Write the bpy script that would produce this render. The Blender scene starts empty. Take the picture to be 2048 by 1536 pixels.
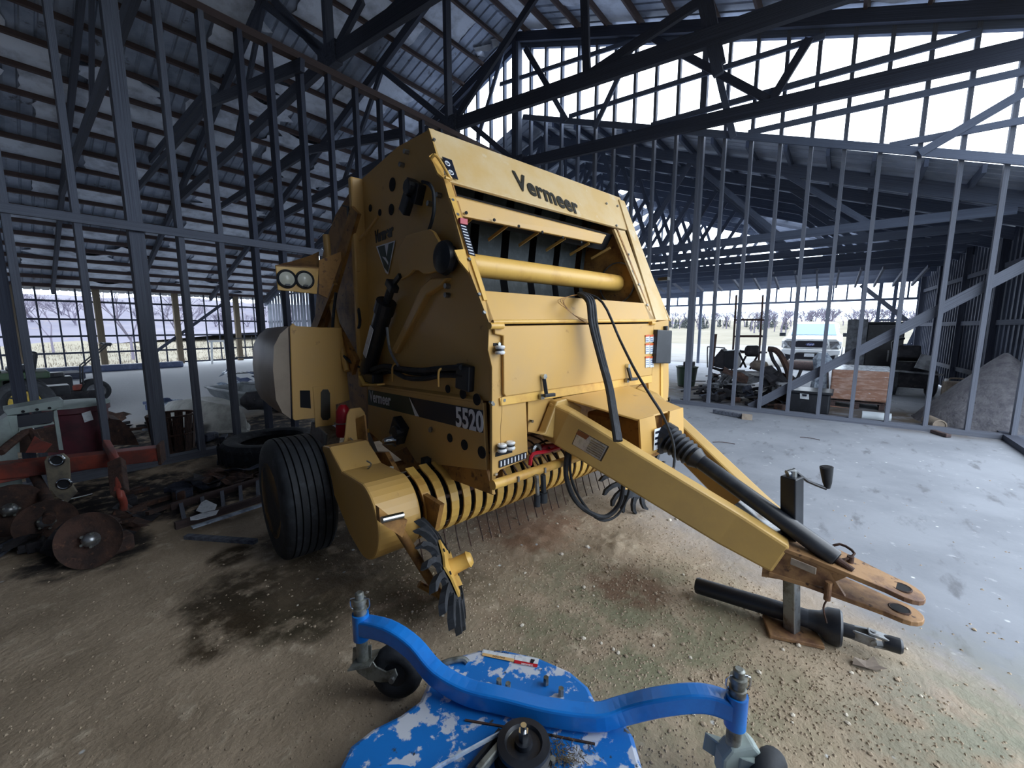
import bpy, bmesh, math, random
from math import sin, cos, pi, radians, sqrt, atan2, tan
from mathutils import Vector, Matrix, Euler, Quaternion
C = bpy.context.scene.collection
SC = bpy.context.scene
rnd = random.Random(7)

# ------------------------------------------------------------------ camera
FPX, PITCH, YAW, CAMH = 828.0, radians(7.75), radians(38.7), 1.6
cam = bpy.data.cameras.new('camera')
cam.sensor_fit = 'HORIZONTAL'; cam.sensor_width = 36.0
cam.lens = FPX / 2048 * 36.0
cam.clip_start = 0.05; cam.clip_end = 2000
camo = bpy.data.objects.new('camera', cam); C.objects.link(camo)
camo.location = (0, 0, CAMH)
camo.rotation_euler = (pi / 2 - PITCH, 0, YAW - pi / 2)
SC.camera = camo
# ------------------------------------------------------------------ sky and exposure
w = bpy.data.worlds.new('overcast_sky'); SC.world = w; w.use_nodes = True
nt = w.node_tree; nt.nodes.clear()
out = nt.nodes.new('ShaderNodeOutputWorld'); bg = nt.nodes.new('ShaderNodeBackground')
tc = nt.nodes.new('ShaderNodeTexCoord'); sep = nt.nodes.new('ShaderNodeSeparateXYZ'); rp = nt.nodes.new('ShaderNodeValToRGB')
nz = nt.nodes.new('ShaderNodeTexNoise'); nz.inputs['Scale'].default_value = 2.5; nz.inputs['Detail'].default_value = 5
ad = nt.nodes.new('ShaderNodeMath'); ad.operation = 'MULTIPLY_ADD'; ad.inputs[1].default_value = 0.12
nt.links.new(tc.outputs['Generated'], sep.inputs[0]); nt.links.new(tc.outputs['Generated'], nz.inputs['Vector'])
nt.links.new(nz.outputs['Fac'], ad.inputs[0]); nt.links.new(sep.outputs['Z'], ad.inputs[2])
rp.color_ramp.elements[0].position = 0.03; rp.color_ramp.elements[0].color = (0.62, 0.76, 0.95, 1)
rp.color_ramp.elements[1].position = 0.5; rp.color_ramp.elements[1].color = (0.86, 0.93, 1.0, 1)
nt.links.new(ad.outputs[0], rp.inputs[0]); nt.links.new(rp.outputs[0], bg.inputs[0])
SKY = 3.4
bg.inputs[1].default_value = SKY
nt.links.new(bg.outputs[0], out.inputs[0])
SC.view_settings.view_transform = 'Standard'; SC.view_settings.look = 'None'
SC.view_settings.exposure = 0.72; SC.view_settings.gamma = 1.0; SC.view_settings.use_curve_mapping = False

# ------------------------------------------------------------------ photogrammetry: a pixel of the photograph to a point on a real plane
FW = Vector((cos(YAW) * cos(PITCH), sin(YAW) * cos(PITCH), -sin(PITCH)))
RT = Vector((sin(YAW), -cos(YAW), 0)); UP = RT.cross(FW); CP = Vector((0, 0, CAMH))
def ray(x, y): return FW + RT * ((x - 1024) / FPX) - UP * ((y - 768) / FPX)
def onpl(x, y, p0, n):
    r = ray(x, y); return CP + r * ((Vector(p0) - CP).dot(n) / r.dot(n))
def G(x, y, z=0.0): return onpl(x, y, (0, 0, z), Vector((0, 0, 1)))
def WX(x, y, X): return onpl(x, y, (X, 0, 0), Vector((1, 0, 0)))
def WY(x, y, Y): return onpl(x, y, (0, Y, 0), Vector((0, 1, 0)))
BA = YAW - atan2(922, 836)
BY = Vector((cos(BA), sin(BA), 0)); BX = Vector((sin(BA), -cos(BA), 0)); BF = Vector((2.623, 1.31, 0))
def bl(p): d = p - BF; return Vector((d.dot(BX), d.dot(BY), p.z))
def LX(x, y, v=0.0): return bl(onpl(x, y, BF + BX * v, BX))
def LY(x, y, v): return bl(onpl(x, y, BF + BY * v, BY))
def LZ(x, y, v): return bl(G(x, y, v))

# ------------------------------------------------------------------ materials
def lin(c): return tuple(((v / 255) / 12.92 if v / 255 <= 0.04045 else ((v / 255 + 0.055) / 1.055) ** 2.4) for v in c)
def mat(name, col, rough=0.6, metal=0.0, col2=None, scale=3.0, lo=0.45, hi=0.65, detail=6.0, bump=0.0, bscale=30.0, stretch=None, col3=None, s3=12.0, l3=0.6, h3=0.7, coat=0.0, coords='Object', alpha=None, emit=None, spec=None):
    m = bpy.data.materials.new(name); m.use_nodes = True
    t = m.node_tree; N = t.nodes; L = t.links
    b = N['Principled BSDF']
    c = lin(col) + (1,)
    b.inputs['Base Color'].default_value = c; b.inputs['Roughness'].default_value = rough; b.inputs['Metallic'].default_value = metal
    if coat: b.inputs['Coat Weight'].default_value = coat
    if spec is not None: b.inputs['Specular IOR Level'].default_value = spec
    tcn = N.new('ShaderNodeTexCoord'); vec = tcn.outputs[coords]
    if stretch:
        mp = N.new('ShaderNodeMapping'); mp.inputs['Scale'].default_value = stretch; L.new(vec, mp.inputs[0]); vec = mp.outputs[0]
    def layer(base, c2, sc, lo, hi):
        n = N.new('ShaderNodeTexNoise'); n.inputs['Scale'].default_value = sc; n.inputs['Detail'].default_value = detail; n.inputs['Roughness'].default_value = 0.62
        L.new(vec, n.inputs['Vector'])
        mr = N.new('ShaderNodeMapRange'); mr.inputs[1].default_value = lo; mr.inputs[2].default_value = hi; L.new(n.outputs['Fac'], mr.inputs[0])
        mx = N.new('ShaderNodeMix'); mx.data_type = 'RGBA'
        L.new(mr.outputs[0], mx.inputs[0])
        if base is None: mx.inputs[6].default_value = c
        else: L.new(base, mx.inputs[6])
        mx.inputs[7].default_value = lin(c2) + (1,)
        return mx.outputs[2]
    o = None
    if col2: o = layer(None, col2, scale, lo, hi)
    if col3: o = layer(o, col3, s3, l3, h3)
    if o is not None: L.new(o, b.inputs['Base Color'])
    if bump:
        n = N.new('ShaderNodeTexNoise'); n.inputs['Scale'].default_value = bscale; n.inputs['Detail'].default_value = 5; L.new(vec, n.inputs['Vector'])
        bp = N.new('ShaderNodeBump'); bp.inputs['Strength'].default_value = bump; bp.inputs['Distance'].default_value = 0.02
        L.new(n.outputs['Fac'], bp.inputs['Height']); L.new(bp.outputs[0], b.inputs['Normal'])
    if alpha is not None: b.inputs['Alpha'].default_value = alpha
    return m
M = {}
M['yellow'] = mat('baler_yellow_paint', (204, 162, 90), 0.38, 0, (194, 158, 102), 1.6, 0.42, 0.7, col3=(150, 112, 60), s3=9, l3=0.66, h3=0.76, spec=0.4)
M['yellow_dusty'] = mat('dusty_yellow_paint', (206, 172, 114), 0.5, 0, (212, 188, 146), 2.5, 0.4, 0.65, col3=(216, 200, 170), s3=6, l3=0.62, h3=0.72)
M['yellow_bright'] = mat('bright_yellow_paint', (222, 178, 92), 0.4, 0, (190, 140, 70), 4, 0.5, 0.7)  # brighter yellow with darker blotches
M['yellow_worn'] = mat('worn_yellow_paint', (168, 124, 66), 0.55, 0.1, (120, 84, 50), 6, 0.45, 0.65, col3=(92, 62, 44), s3=20, l3=0.58, h3=0.68)
M['rusty_tan'] = mat('rusty_hitch_steel', (158, 122, 84), 0.6, 0.2, (104, 74, 56), 7, 0.45, 0.62, col3=(70, 48, 40), s3=25, l3=0.6, h3=0.68, bump=0.15)
M['tongue'] = mat('tongue_yellow_paint', (196, 160, 92), 0.42, 0, (176, 144, 88), 2, 0.4, 0.65, col3=(130, 96, 60), s3=10, l3=0.7, h3=0.76)
M['rubber'] = mat('black_rubber', (34, 38, 44), 0.75, 0, (62, 66, 74), 12, 0.5, 0.75, bump=0.1)
M['black'] = mat('black_paint', (26, 30, 38), 0.4, 0, (44, 48, 56), 8, 0.5, 0.75)
M['black_plastic'] = mat('black_plastic_shield', (30, 34, 42), 0.42, 0, (56, 62, 72), 6, 0.5, 0.78)
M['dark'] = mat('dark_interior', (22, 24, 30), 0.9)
M['belt'] = mat('baler_belt_rubber', (52, 60, 64), 0.7, 0, (72, 80, 84), 14, 0.5, 0.7, bump=0.1)
M['steel'] = mat('bare_steel', (150, 154, 158), 0.35, 0.8, (96, 88, 80), 14, 0.5, 0.68)
M['chrome'] = mat('bright_plated_steel', (200, 205, 210), 0.2, 1.0)
M['white'] = mat('white_plastic', (226, 228, 230), 0.45)
M['label_white'] = mat('white_sticker', (214, 220, 226), 0.5, 0, (190, 196, 204), 30, 0.5, 0.6)
M['label_orange'] = mat('orange_sticker', (206, 96, 48), 0.5)
M['label_tan'] = mat('faded_orange_band', (216, 176, 120), 0.5)
M['label_brown'] = mat('brown_sticker_band', (118, 62, 40), 0.5)
M['decal_black'] = mat('black_decal', (20, 26, 42), 0.35)
M['decal_green'] = mat('dark_green_decal', (16, 50, 42), 0.35)
M['decal_white'] = mat('white_decal', (226, 230, 236), 0.4)
M['letter_black'] = mat('black_lettering', (46, 44, 38), 0.4)
M['red'] = mat('red_paint', (176, 20, 40), 0.35)
M['wood'] = mat('weathered_grey_lumber', (104, 110, 124), 0.85, 0, (70, 74, 86), 5, 0.4, 0.65, col3=(52, 50, 54), s3=14, l3=0.6, h3=0.7, bump=0.3, bscale=25, stretch=(1, 6, 6))
M['wood_dark'] = mat('dark_blue_grey_lumber', (68, 74, 90), 0.9, 0, (44, 48, 62), 5, 0.4, 0.65, bump=0.3, bscale=25, stretch=(1, 6, 6))  # darker blue-grey tone of lumber
M['wood_haze'] = mat('haze_tinted_lumber', (104, 114, 134), 0.9, 0, (80, 88, 108), 5, 0.4, 0.65, bump=0.3, bscale=25, stretch=(1, 6, 6))  # bluish lens glow put into the lumber's colour
M['sheet_haze'] = mat('haze_tinted_wing_sheet', (176, 186, 204), 0.6, 0.05, (136, 146, 164), 1.2, 0.4, 0.68)  # roof sheet made paler and bluer to imitate the same glow
M['wood_brown'] = mat('brown_lumber', (84, 68, 66), 0.85, 0, (52, 46, 50), 6, 0.4, 0.65, bump=0.25, stretch=(1, 6, 6))
M['post'] = mat('tan_treated_post', (122, 108, 88), 0.85, 0, (84, 76, 66), 6, 0.4, 0.65, bump=0.25, stretch=(1, 5, 5))
M['sheet'] = mat('silver_roof_sheet', (148, 158, 178), 0.5, 0.2, (100, 110, 128), 1.2, 0.4, 0.68, col3=(64, 62, 66), s3=4, l3=0.62, h3=0.72)
M['insul'] = mat('torn_white_insulation', (204, 212, 228), 0.8, 0, (150, 156, 172), 2.5, 0.45, 0.7, bump=0.4, bscale=8)
M['siding'] = mat('galvanised_siding', (110, 118, 132), 0.5, 0.5, (76, 82, 96), 2.0, 0.4, 0.7)
M['siding_dark'] = mat('dark_grey_siding', (58, 66, 84), 0.6, 0.2, (40, 46, 62), 2.0, 0.4, 0.7)
M['blue'] = mat('blue_deck_paint', (24, 120, 208), 0.32, 0, (18, 98, 182), 5, 0.45, 0.7, coat=0.2)
M['blue_spat'] = mat('blue_paint_with_droppings', (26, 114, 196), 0.4, 0, (196, 202, 214), 11.0, 0.525, 0.565, detail=12.0, col3=(62, 66, 66), s3=15, l3=0.63, h3=0.67)
M['galv'] = mat('scuffed_galvanised', (142, 146, 142), 0.45, 0.6, (96, 96, 90), 18, 0.45, 0.65, col3=(222, 226, 228), s3=40, l3=0.68, h3=0.72)
M['rust'] = mat('rusty_iron', (82, 60, 52), 0.85, 0.2, (52, 42, 40), 9, 0.4, 0.62, col3=(112, 78, 62), s3=22, l3=0.6, h3=0.7, bump=0.4)
M['orange_red'] = mat('faded_orange_red_paint', (146, 66, 52), 0.5, 0, (104, 58, 52), 5, 0.42, 0.6, col3=(70, 44, 44), s3=12, l3=0.6, h3=0.7)
M['cream'] = mat('pale_green_white_paint', (150, 164, 162), 0.55, 0, (122, 132, 130), 5, 0.45, 0.7)
M['maroon'] = mat('maroon_plastic', (84, 34, 46), 0.55, 0, (60, 28, 38), 4, 0.45, 0.65)
M['jd_green'] = mat('green_tractor_paint', (40, 66, 44), 0.55, 0, (54, 62, 56), 5, 0.4, 0.6)
M['jd_yellow'] = mat('yellow_wheel_paint', (176, 150, 50), 0.5, 0, (120, 100, 50), 7, 0.45, 0.65)
M['boat'] = mat('weathered_white_fibreglass', (166, 168, 166), 0.5, 0, (130, 132, 130), 4, 0.45, 0.65)
M['boat_grey'] = mat('grey_plastic_hull', (120, 126, 132), 0.5, 0, (84, 90, 96), 4, 0.45, 0.65)
M['truck'] = mat('white_truck_paint', (226, 230, 232), 0.25, 0, coat=0.6)
M['glass'] = mat('tinted_windscreen', (96, 146, 190), 0.08, 0, spec=0.9)
M['lamp'] = mat('clear_lamp_lens', (206, 208, 196), 0.2)
M['grille'] = mat('black_grille', (24, 26, 36), 0.4)
M['oval_blue'] = mat('blue_oval_badge', (34, 60, 130), 0.3)
M['tan_grey'] = mat('greyish_tan_plate', (128, 120, 104), 0.6, 0.2, (84, 80, 78), 8, .45, .65)
M['cardboard'] = mat('wrapped_cardboard', (150, 112, 94), 0.35, 0, (178, 150, 138), 5, 0.45, 0.62, stretch=(1, 1, 4), col3=(206, 206, 212), s3=9, l3=0.64, h3=0.7)
M['pile'] = mat('grey_gravel', (104, 104, 110), 0.95, 0, (80, 80, 88), 10, 0.4, 0.65, bump=0.8, bscale=30)
M['junkdark'] = mat('sooty_scrap', (50, 50, 56), 0.8, 0.2, (28, 28, 34), 6, 0.4, 0.6, col3=(92, 84, 82), s3=15, l3=0.62, h3=0.7)
M['junkgrey'] = mat('grey_scrap_sheet', (132, 136, 142), 0.6, 0.3, (90, 92, 98), 6, 0.4, 0.6)
M['pvc'] = mat('white_pipe', (196, 206, 214), 0.45)
M['concrete_tube'] = mat('tan_tube', (150, 138, 124), 0.8, 0, (120, 108, 98), 8, 0.4, 0.6)
M['tarp'] = mat('blue_grey_tarp', (72, 84, 116), 0.5, 0, (110, 122, 150), 5, 0.5, 0.7, bump=0.5, bscale=9)
M['foil'] = mat('crumpled_plastic_film', (176, 190, 206), 0.25, 0, (120, 132, 150), 12, 0.45, 0.6, bump=0.8, bscale=14)
M['clod'] = mat('dry_soil_clod', (178, 162, 140), 0.95, 0, (136, 120, 102), 10, 0.4, 0.6, coords='Generated')
M['clod_pale'] = mat('pale_stone', (214, 206, 192), 0.9, 0, (186, 176, 160), 10, 0.4, 0.6)
M['straw'] = mat('straw_litter', (96, 84, 62), 0.9, 0, (60, 52, 42), 9, 0.4, 0.6)
M['bark'] = mat('haze_mauve_bark', (92, 88, 104), 0.9)  # distant haze put into the bark colour as grey-mauve
M['evergreen'] = mat('dull_cedar_foliage', (66, 72, 74), 0.9)
M['brush'] = mat('haze_blue_brush', (84, 83, 98), 0.95, 0, (70, 70, 88), 0.25, 0.4, 0.65, col3=(96, 88, 90), s3=1.2, l3=0.55, h3=0.7)  # blue-grey of distant haze put into the slope's colour
M['drygrass'] = mat('tan_dry_weeds', (106, 98, 86), 0.95, 0, (86, 78, 72), 3, 0.4, 0.6)

# ------------------------------------------------------------------ geometry helpers
def align(p0, p1, up=Vector((0, 0, 1))):
    x = (p1 - p0).normalized()
    if abs(x.dot(up)) > 0.999: up = Vector((1, 0, 0)) if abs(x.x) < 0.9 else Vector((0, 1, 0))
    y = up.cross(x).normalized(); z = x.cross(y)
    return Matrix((x, y, z)).transposed()
class MB:
    def __init__(s): s.v = []; s.f = []
    def add(s, vs, fs):
        n = len(s.v); s.v += [Vector(v) for v in vs]; s.f += [tuple(i + n for i in f) for f in fs]; return s
    def box(s, c, d, rot=None):
        c = Vector(c); hx, hy, hz = d[0] / 2, d[1] / 2, d[2] / 2
        vs = [Vector((x, y, z)) for x in (-hx, hx) for y in (-hy, hy) for z in (-hz, hz)]
        if rot is not None:
            R = rot if isinstance(rot, Matrix) else Euler(rot).to_matrix()
            vs = [R @ v for v in vs]
        return s.add([c + v for v in vs], [(0, 1, 3, 2), (4, 6, 7, 5), (0, 4, 5, 1), (2, 3, 7, 6), (0, 2, 6, 4), (1, 5, 7, 3)])
    def bar(s, p0, p1, w_, h_, up=Vector((0, 0, 1))):
        p0 = Vector(p0); p1 = Vector(p1); R = align(p0, p1, up)
        return s.box((p0 + p1) / 2, ((p1 - p0).length, w_, h_), R)
    def prism(s, pts, dv):
        """closed outline of 3D points, extruded by vector dv"""
        pts = [Vector(p) for p in pts]; dv = Vector(dv); n = len(pts)
        vs = pts + [p + dv for p in pts]
        fs = [tuple(range(n - 1, -1, -1)), tuple(range(n, 2 * n))] + [(i, (i + 1) % n, n + (i + 1) % n, n + i) for i in range(n)]
        return s.add(vs, fs)
    def cyl(s, p0, p1, r0, r1=None, n=16, caps=True):
        if r1 is None: r1 = r0
        p0 = Vector(p0); p1 = Vector(p1); R = align(p0, p1); vs = []
        for p, r in ((p0, r0), (p1, r1)):
            for i in range(n):
                a = 2 * pi * i / n; vs.append(p + R @ Vector((0, cos(a) * r, sin(a) * r)))
        fs = [(i, (i + 1) % n, n + (i + 1) % n, n + i) for i in range(n)]
        if caps: fs += [tuple(range(n - 1, -1, -1)), tuple(range(n, 2 * n))]
        return s.add(vs, fs)
    def lathe(s, o, axis, prof, n=24, closed=False):
        """prof: list of (along, radius) around axis through o"""
        o = Vector(o); a = Vector(axis).normalized(); R = align(Vector((0, 0, 0)), a); vs = []; m = len(prof)
        for (t, r) in prof:
            for i in range(n):
                q = 2 * pi * i / n; vs.append(o + R @ Vector((t, cos(q) * r, sin(q) * r)))
        fs = []
        for j in range(m - 1 if not closed else m):
            k = (j + 1) % m
            for i in range(n): fs.append((j * n + i, j * n + (i + 1) % n, k * n + (i + 1) % n, k * n + i))
        if not closed:
            fs.append(tuple(range(n - 1, -1, -1))); fs.append(tuple((m - 1) * n + i for i in range(n)))
        return s.add(vs, fs)
    def tube(s, path, r, n=8, smooth=3, caps=True):
        P = [Vector(p) for p in path]
        if smooth and len(P) > 2:
            Q = []
            for i in range(len(P) - 1):
                a = P[max(i - 1, 0)]; b = P[i]; c = P[i + 1]; d = P[min(i + 2, len(P) - 1)]
                for k in range(smooth):
                    t = k / smooth
                    Q.append(0.5 * ((2 * b) + (c - a) * t + (2 * a - 5 * b + 4 * c - d) * t * t + (3 * b - a - 3 * c + d) * t ** 3))
            Q.append(P[-1]); P = Q
        vs = []; m = len(P); rr = r if callable(r) else (lambda t: r)
        t0 = (P[1] - P[0]).normalized(); u = t0.cross(Vector((0, 0, 1)))
        if u.length < 1e-3: u = t0.cross(Vector((1, 0, 0)))
        u.normalize()
        for i in range(m):
            t = (P[min(i + 1, m - 1)] - P[max(i - 1, 0)]).normalized()
            u = (u - t * u.dot(t)); u.normalize(); v = t.cross(u); R_ = rr(i / (m - 1))
            for k in range(n):
                a = 2 * pi * k / n; vs.append(P[i] + (u * cos(a) + v * sin(a)) * R_)
        fs = [(j * n + i, j * n + (i + 1) % n, (j + 1) * n + (i + 1) % n, (j + 1) * n + i) for j in range(m - 1) for i in range(n)]
        if caps: fs += [tuple(range(n - 1, -1, -1)), tuple((m - 1) * n + i for i in range(n))]
        return s.add(vs, fs)
    def strip(s, path, w_, h_, up=Vector((0, 0, 1))):
        """rectangular bar along a polyline with mitred joints (box section tube)"""
        P = [Vector(p) for p in path]; m = len(P); vs = []
        for i in range(m):
            t = (P[min(i + 1, m - 1)] - P[max(i - 1, 0)]).normalized()
            sd = up.cross(t).normalized(); uu = t.cross(sd)
            for a, b in ((-1, -1), (1, -1), (1, 1), (-1, 1)): vs.append(P[i] + sd * (a * w_ / 2) + uu * (b * h_ / 2))
        fs = [(j * 4 + i, j * 4 + (i + 1) % 4, (j + 1) * 4 + (i + 1) % 4, (j + 1) * 4 + i) for j in range(m - 1) for i in range(4)]
        fs += [(3, 2, 1, 0), tuple((m - 1) * 4 + i for i in range(4))]
        return s.add(vs, fs)
    def torus(s, o, axis, R_, r, n=28, m=10, sq=1.0):
        return s.lathe(o, axis, [(cos(2 * pi * k / m) * r * sq, R_ + sin(2 * pi * k / m) * r) for k in range(m)], n, closed=True)
    def mesh(s, name, m, smooth=False):
        me = bpy.data.meshes.new(name); me.from_pydata([tuple(v) for v in s.v], [], s.f)
        bm = bmesh.new(); bm.from_mesh(me); bmesh.ops.recalc_face_normals(bm, faces=bm.faces[:]); bm.to_mesh(me); bm.free()
        me.materials.append(M[m] if isinstance(m, str) else m)
        if smooth:
            me.polygons.foreach_set('use_smooth', [True] * len(me.polygons))
            try: me.set_sharp_from_angle(angle=radians(38))
            except Exception: pass
        me.update(); return me
    def build(s, name, m, parent=None, smooth=False, bevel=0.0, kind=None, label=None):
        o = bpy.data.objects.new(name, s.mesh(name, m, smooth)); C.objects.link(o)
        if parent is not None: o.parent = parent
        if bevel:
            b = o.modifiers.new('bevel', 'BEVEL'); b.width = bevel; b.segments = 2; b.limit_method = 'ANGLE'; b.angle_limit = radians(40)
        if kind: o['kind'] = kind
        if label: o['label'] = label
        return o
def thing(name, label, cat, loc=(0, 0, 0), rz=0.0, group=None):
    o = bpy.data.objects.new(name, None); C.objects.link(o); o.location = loc; o.rotation_euler = (0, 0, rz); o.empty_display_size = 0.1
    o['label'] = label; o['category'] = cat
    if group: o['group'] = group
    return o
def smoothpath(P, k=4):
    Q = []
    for i in range(len(P) - 1):
        a = P[max(i - 1, 0)]; b = P[i]; c = P[i + 1]; d = P[min(i + 2, len(P) - 1)]
        for j in range(k):
            t = j / k; Q.append(0.5 * ((2 * b) + (c - a) * t + (2 * a - 5 * b + 4 * c - d) * t * t + (3 * b - a - 3 * c + d) * t ** 3))
    return Q + [P[-1]]
def tag(o, label, cat, group=None):
    o['label'] = label; o['category'] = cat
    if group: o['group'] = group
    return o
_cubes = {}
def cube(m):
    if m not in _cubes: _cubes[m] = MB().box((0, 0, 0), (1, 1, 1)).mesh('lumber', m)
    return _cubes[m]
def beam(name, p0, p1, w_, h_, m, parent=None, up=Vector((0, 0, 1)), kind=None):
    """a straight piece of lumber: shared box mesh, stretched between two points"""
    p0 = Vector(p0); p1 = Vector(p1); R = align(p0, p1, up)
    o = bpy.data.objects.new(name, cube(m)); C.objects.link(o)
    o.parent = parent
    mw = Matrix.Translation((p0 + p1) / 2) @ R.to_4x4() @ Matrix.Diagonal(((p1 - p0).length, w_, h_, 1))
    o.matrix_local = mw
    if kind: o['kind'] = kind
    return o
_font = {}
def text(name, s, size, o, right, up, m, parent=None, shear=0.0, offset=0.0, thick=0.001, align_x='LEFT', sx=1.0, space=1.0):
    cu = bpy.data.curves.new(name, 'FONT'); cu.body = s; cu.size = size; cu.extrude = thick; cu.shear = shear; cu.offset = offset; cu.align_x = align_x; cu.align_y = 'CENTER'; cu.resolution_u = 3; cu.space_character = space
    tmp = bpy.data.objects.new('tmp', cu); C.objects.link(tmp); dg = bpy.context.evaluated_depsgraph_get()
    me = bpy.data.meshes.new_from_object(tmp.evaluated_get(dg)); bpy.data.objects.remove(tmp)
    right = Vector(right).normalized(); up = Vector(up); up = (up - right * up.dot(right)).normalized(); nn = right.cross(up)
    R = Matrix((right * sx, up, nn)).transposed().to_4x4(); me.transform(Matrix.Translation(Vector(o)) @ R)
    me.materials.clear(); me.materials.append(M[m]); me.name = name
    ob = bpy.data.objects.new(name, me); C.objects.link(ob); ob.parent = parent; return ob
def copy_tree(o, parent=None):
    c = o.copy(); C.objects.link(c); c.parent = parent
    for ch in o.children: copy_tree(ch, c)
    return c
def plate(name, pts, dv, m, parent, **k): return MB().prism(pts, dv).build(name, m, parent, **k)
# ================================================================== SETTING: ground, floor, walls, roof
def structure(name, loc=(0, 0, 0)):
    o = bpy.data.objects.new(name, None); C.objects.link(o); o.location = loc; o['kind'] = 'structure'; o.empty_display_size = 0.1; return o
RIDGE_Y, RIDGE_Z, SL = 7.0, 8.85, 0.352
def RZ(y): return RIDGE_Z - SL * abs(y - RIDGE_Y)
LR_Z, LSL = 6.9, 0.362                      # lower wing: ridge height and slope
def LZR(y): return LR_Z - LSL * abs(y - RIDGE_Y)
XW, XE, YR, YL = 9.0, 20.0, -1.95, 23.5     # gable stud wall, far end wall, open right side, left eave wall

# ---- floor: one slab, concrete grey to the right, sandy soil and dark stains and patches to the left and front
def floor_mat():
    m = bpy.data.materials.new('concrete_and_soil_floor'); m.use_nodes = True
    t = m.node_tree; N = t.nodes; L = t.links; b = N['Principled BSDF']; b.inputs['Roughness'].default_value = 0.85; b.inputs['Specular IOR Level'].default_value = 0.25
    g = N.new('ShaderNodeNewGeometry'); pos = g.outputs['Position']
    def noise(sc, det=6, vec=pos, rough=0.6):
        n = N.new('ShaderNodeTexNoise'); n.inputs['Scale'].default_value = sc; n.inputs['Detail'].default_value = det; n.inputs['Roughness'].default_value = rough; L.new(vec, n.inputs['Vector']); return n.outputs['Fac']
    def mr(v, a, b_, c=0.0, d=1.0):
        n = N.new('ShaderNodeMapRange'); n.interpolation_type = 'SMOOTHSTEP'; n.inputs[1].default_value = a; n.inputs[2].default_value = b_; n.inputs[3].default_value = c; n.inputs[4].default_value = d; L.new(v, n.inputs[0]); return n.outputs[0]
    def mth(op, a, b_=None):
        n = N.new('ShaderNodeMath'); n.operation = op; n.use_clamp = op in ('MAXIMUM', 'MINIMUM')
        for i, v in enumerate((a, b_)):
            if v is None: continue
            if isinstance(v, float): n.inputs[i].default_value = v
            else: L.new(v, n.inputs[i])
        return n.outputs[0]
    def mix(f, a, b_):
        n = N.new('ShaderNodeMix'); n.data_type = 'RGBA'; L.new(f, n.inputs[0])
        for i, v in ((6, a), (7, b_)):
            if isinstance(v, tuple): n.inputs[i].default_value = lin(v) + (1,)
            else: L.new(v, n.inputs[i])
        return n.outputs[2]
    sx = N.new('ShaderNodeSeparateXYZ'); L.new(pos, sx.inputs[0])
    def spot(cx, cy, r, soft=0.5, k=0.5, ns=3.0):
        """noisy round patch at a place on the floor"""
        v = N.new('ShaderNodeVectorMath'); v.operation = 'DISTANCE'; L.new(pos, v.inputs[0]); v.inputs[1].default_value = (cx, cy, 0)
        d = mth('ADD', v.outputs['Value'], mth('MULTIPLY', mth('SUBTRACT', noise(ns, 5), 0.5), k * r * 3)); return mr(d, r * (1 - soft), r * (1 + soft * 0.4), 1.0, 0.0)
    st = N.new('ShaderNodeMapping'); st.inputs['Scale'].default_value = (1, 3, 1); st.inputs['Rotation'].default_value = (0, 0, radians(50)); L.new(pos, st.inputs[0])
    conc = mix(mr(noise(1.1, 7), 0.35, 0.7), (138, 143, 152), (122, 127, 136))
    conc = mix(mr(noise(2.2, 7, st.outputs[0]), 0.56, 0.72), conc, (106, 109, 116))
    conc = mix(mr(noise(9, 8), 0.62, 0.7), conc, (156, 160, 168))
    sand = mix(mr(noise(1.4, 7), 0.38, 0.66), (176, 158, 136), (148, 132, 112))
    sand = mix(mr(noise(7, 8), 0.55, 0.72), sand, (194, 178, 156))
    # soil lies left of and in front of the baler, thinning out over the concrete
    a = mth('ADD', mth('MULTIPLY', sx.outputs['X'], 0.86), mth('MULTIPLY', sx.outputs['Y'], -0.5))      # distance towards the right rear
    soil = mr(mth('ADD', a, mth('MULTIPLY', mth('SUBTRACT', noise(0.9, 6), 0.5), 2.2)), 1.9, 3.1, 1.0, 0.0)
    base = mix(soil, conc, sand)
    far = mr(mth('ADD', sx.outputs['Y'], mth('MULTIPLY', noise(0.7, 5), 2.0)), 8.5, 11.0)
    base = mix(far, base, (186, 190, 196))  # far floor painted paler to imitate daylight from the open left wall
    green = spot(1.95, 0.75, 0.9, 0.7, 0.35, 2.5)
    base = mix(mth('MULTIPLY', green, mr(noise(4, 7), 0.35, 0.6)), base, (132, 130, 106))
    green2 = spot(2.2, -0.75, 0.75, 0.7, 0.4, 2.5)
    base = mix(mth('MULTIPLY', green2, mr(noise(5, 7), 0.35, 0.6)), base, (136, 136, 120))
    # dark stains and patches
    for (cx, cy, r, c) in ((0.78, 2.75, 0.30, (72, 62, 48)), (0.95, 2.3, 0.34, (76, 68, 52)), (0.60, 2.45, 0.2, (70, 58, 42)), (1.35, 2.5, 0.5, (112, 98, 80)), (1.5, 3.1, 0.5, (92, 80, 66)), (1.55, 1.95, 0.4, (120, 108, 88)), (0.9, 3.25, 0.16, (70, 58, 42)), (1.05, 4.7, 0.6, (44, 40, 40)), (0.5, 5.2, 0.9, (40, 38, 40)), (0.3, 4.1, 0.4, (50, 46, 44)), (0.9, 7.3, 1.4, (44, 44, 48)), (2.4, 7.3, 1.2, (58, 58, 62)), (2.6, 1.9, 0.5, (150, 122, 100)), (2.35, 0.95, 0.25, (120, 98, 80))):
        base = mix(mth('MULTIPLY', spot(cx, cy, r, 0.4, 0.55, 3.5), mr(noise(6, 7), 0.3, 0.52)), base, c)
    for (cx, cy, r) in ((11.5, 2.5, 2.2), (10.2, 0.8, 1.4), (9.8, -1.2, 1.2)):
        base = mix(mth('MULTIPLY', spot(cx, cy, r, 0.5, 0.4, 1.5), mr(noise(3, 7), 0.3, 0.55)), base, (92, 84, 76))
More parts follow.
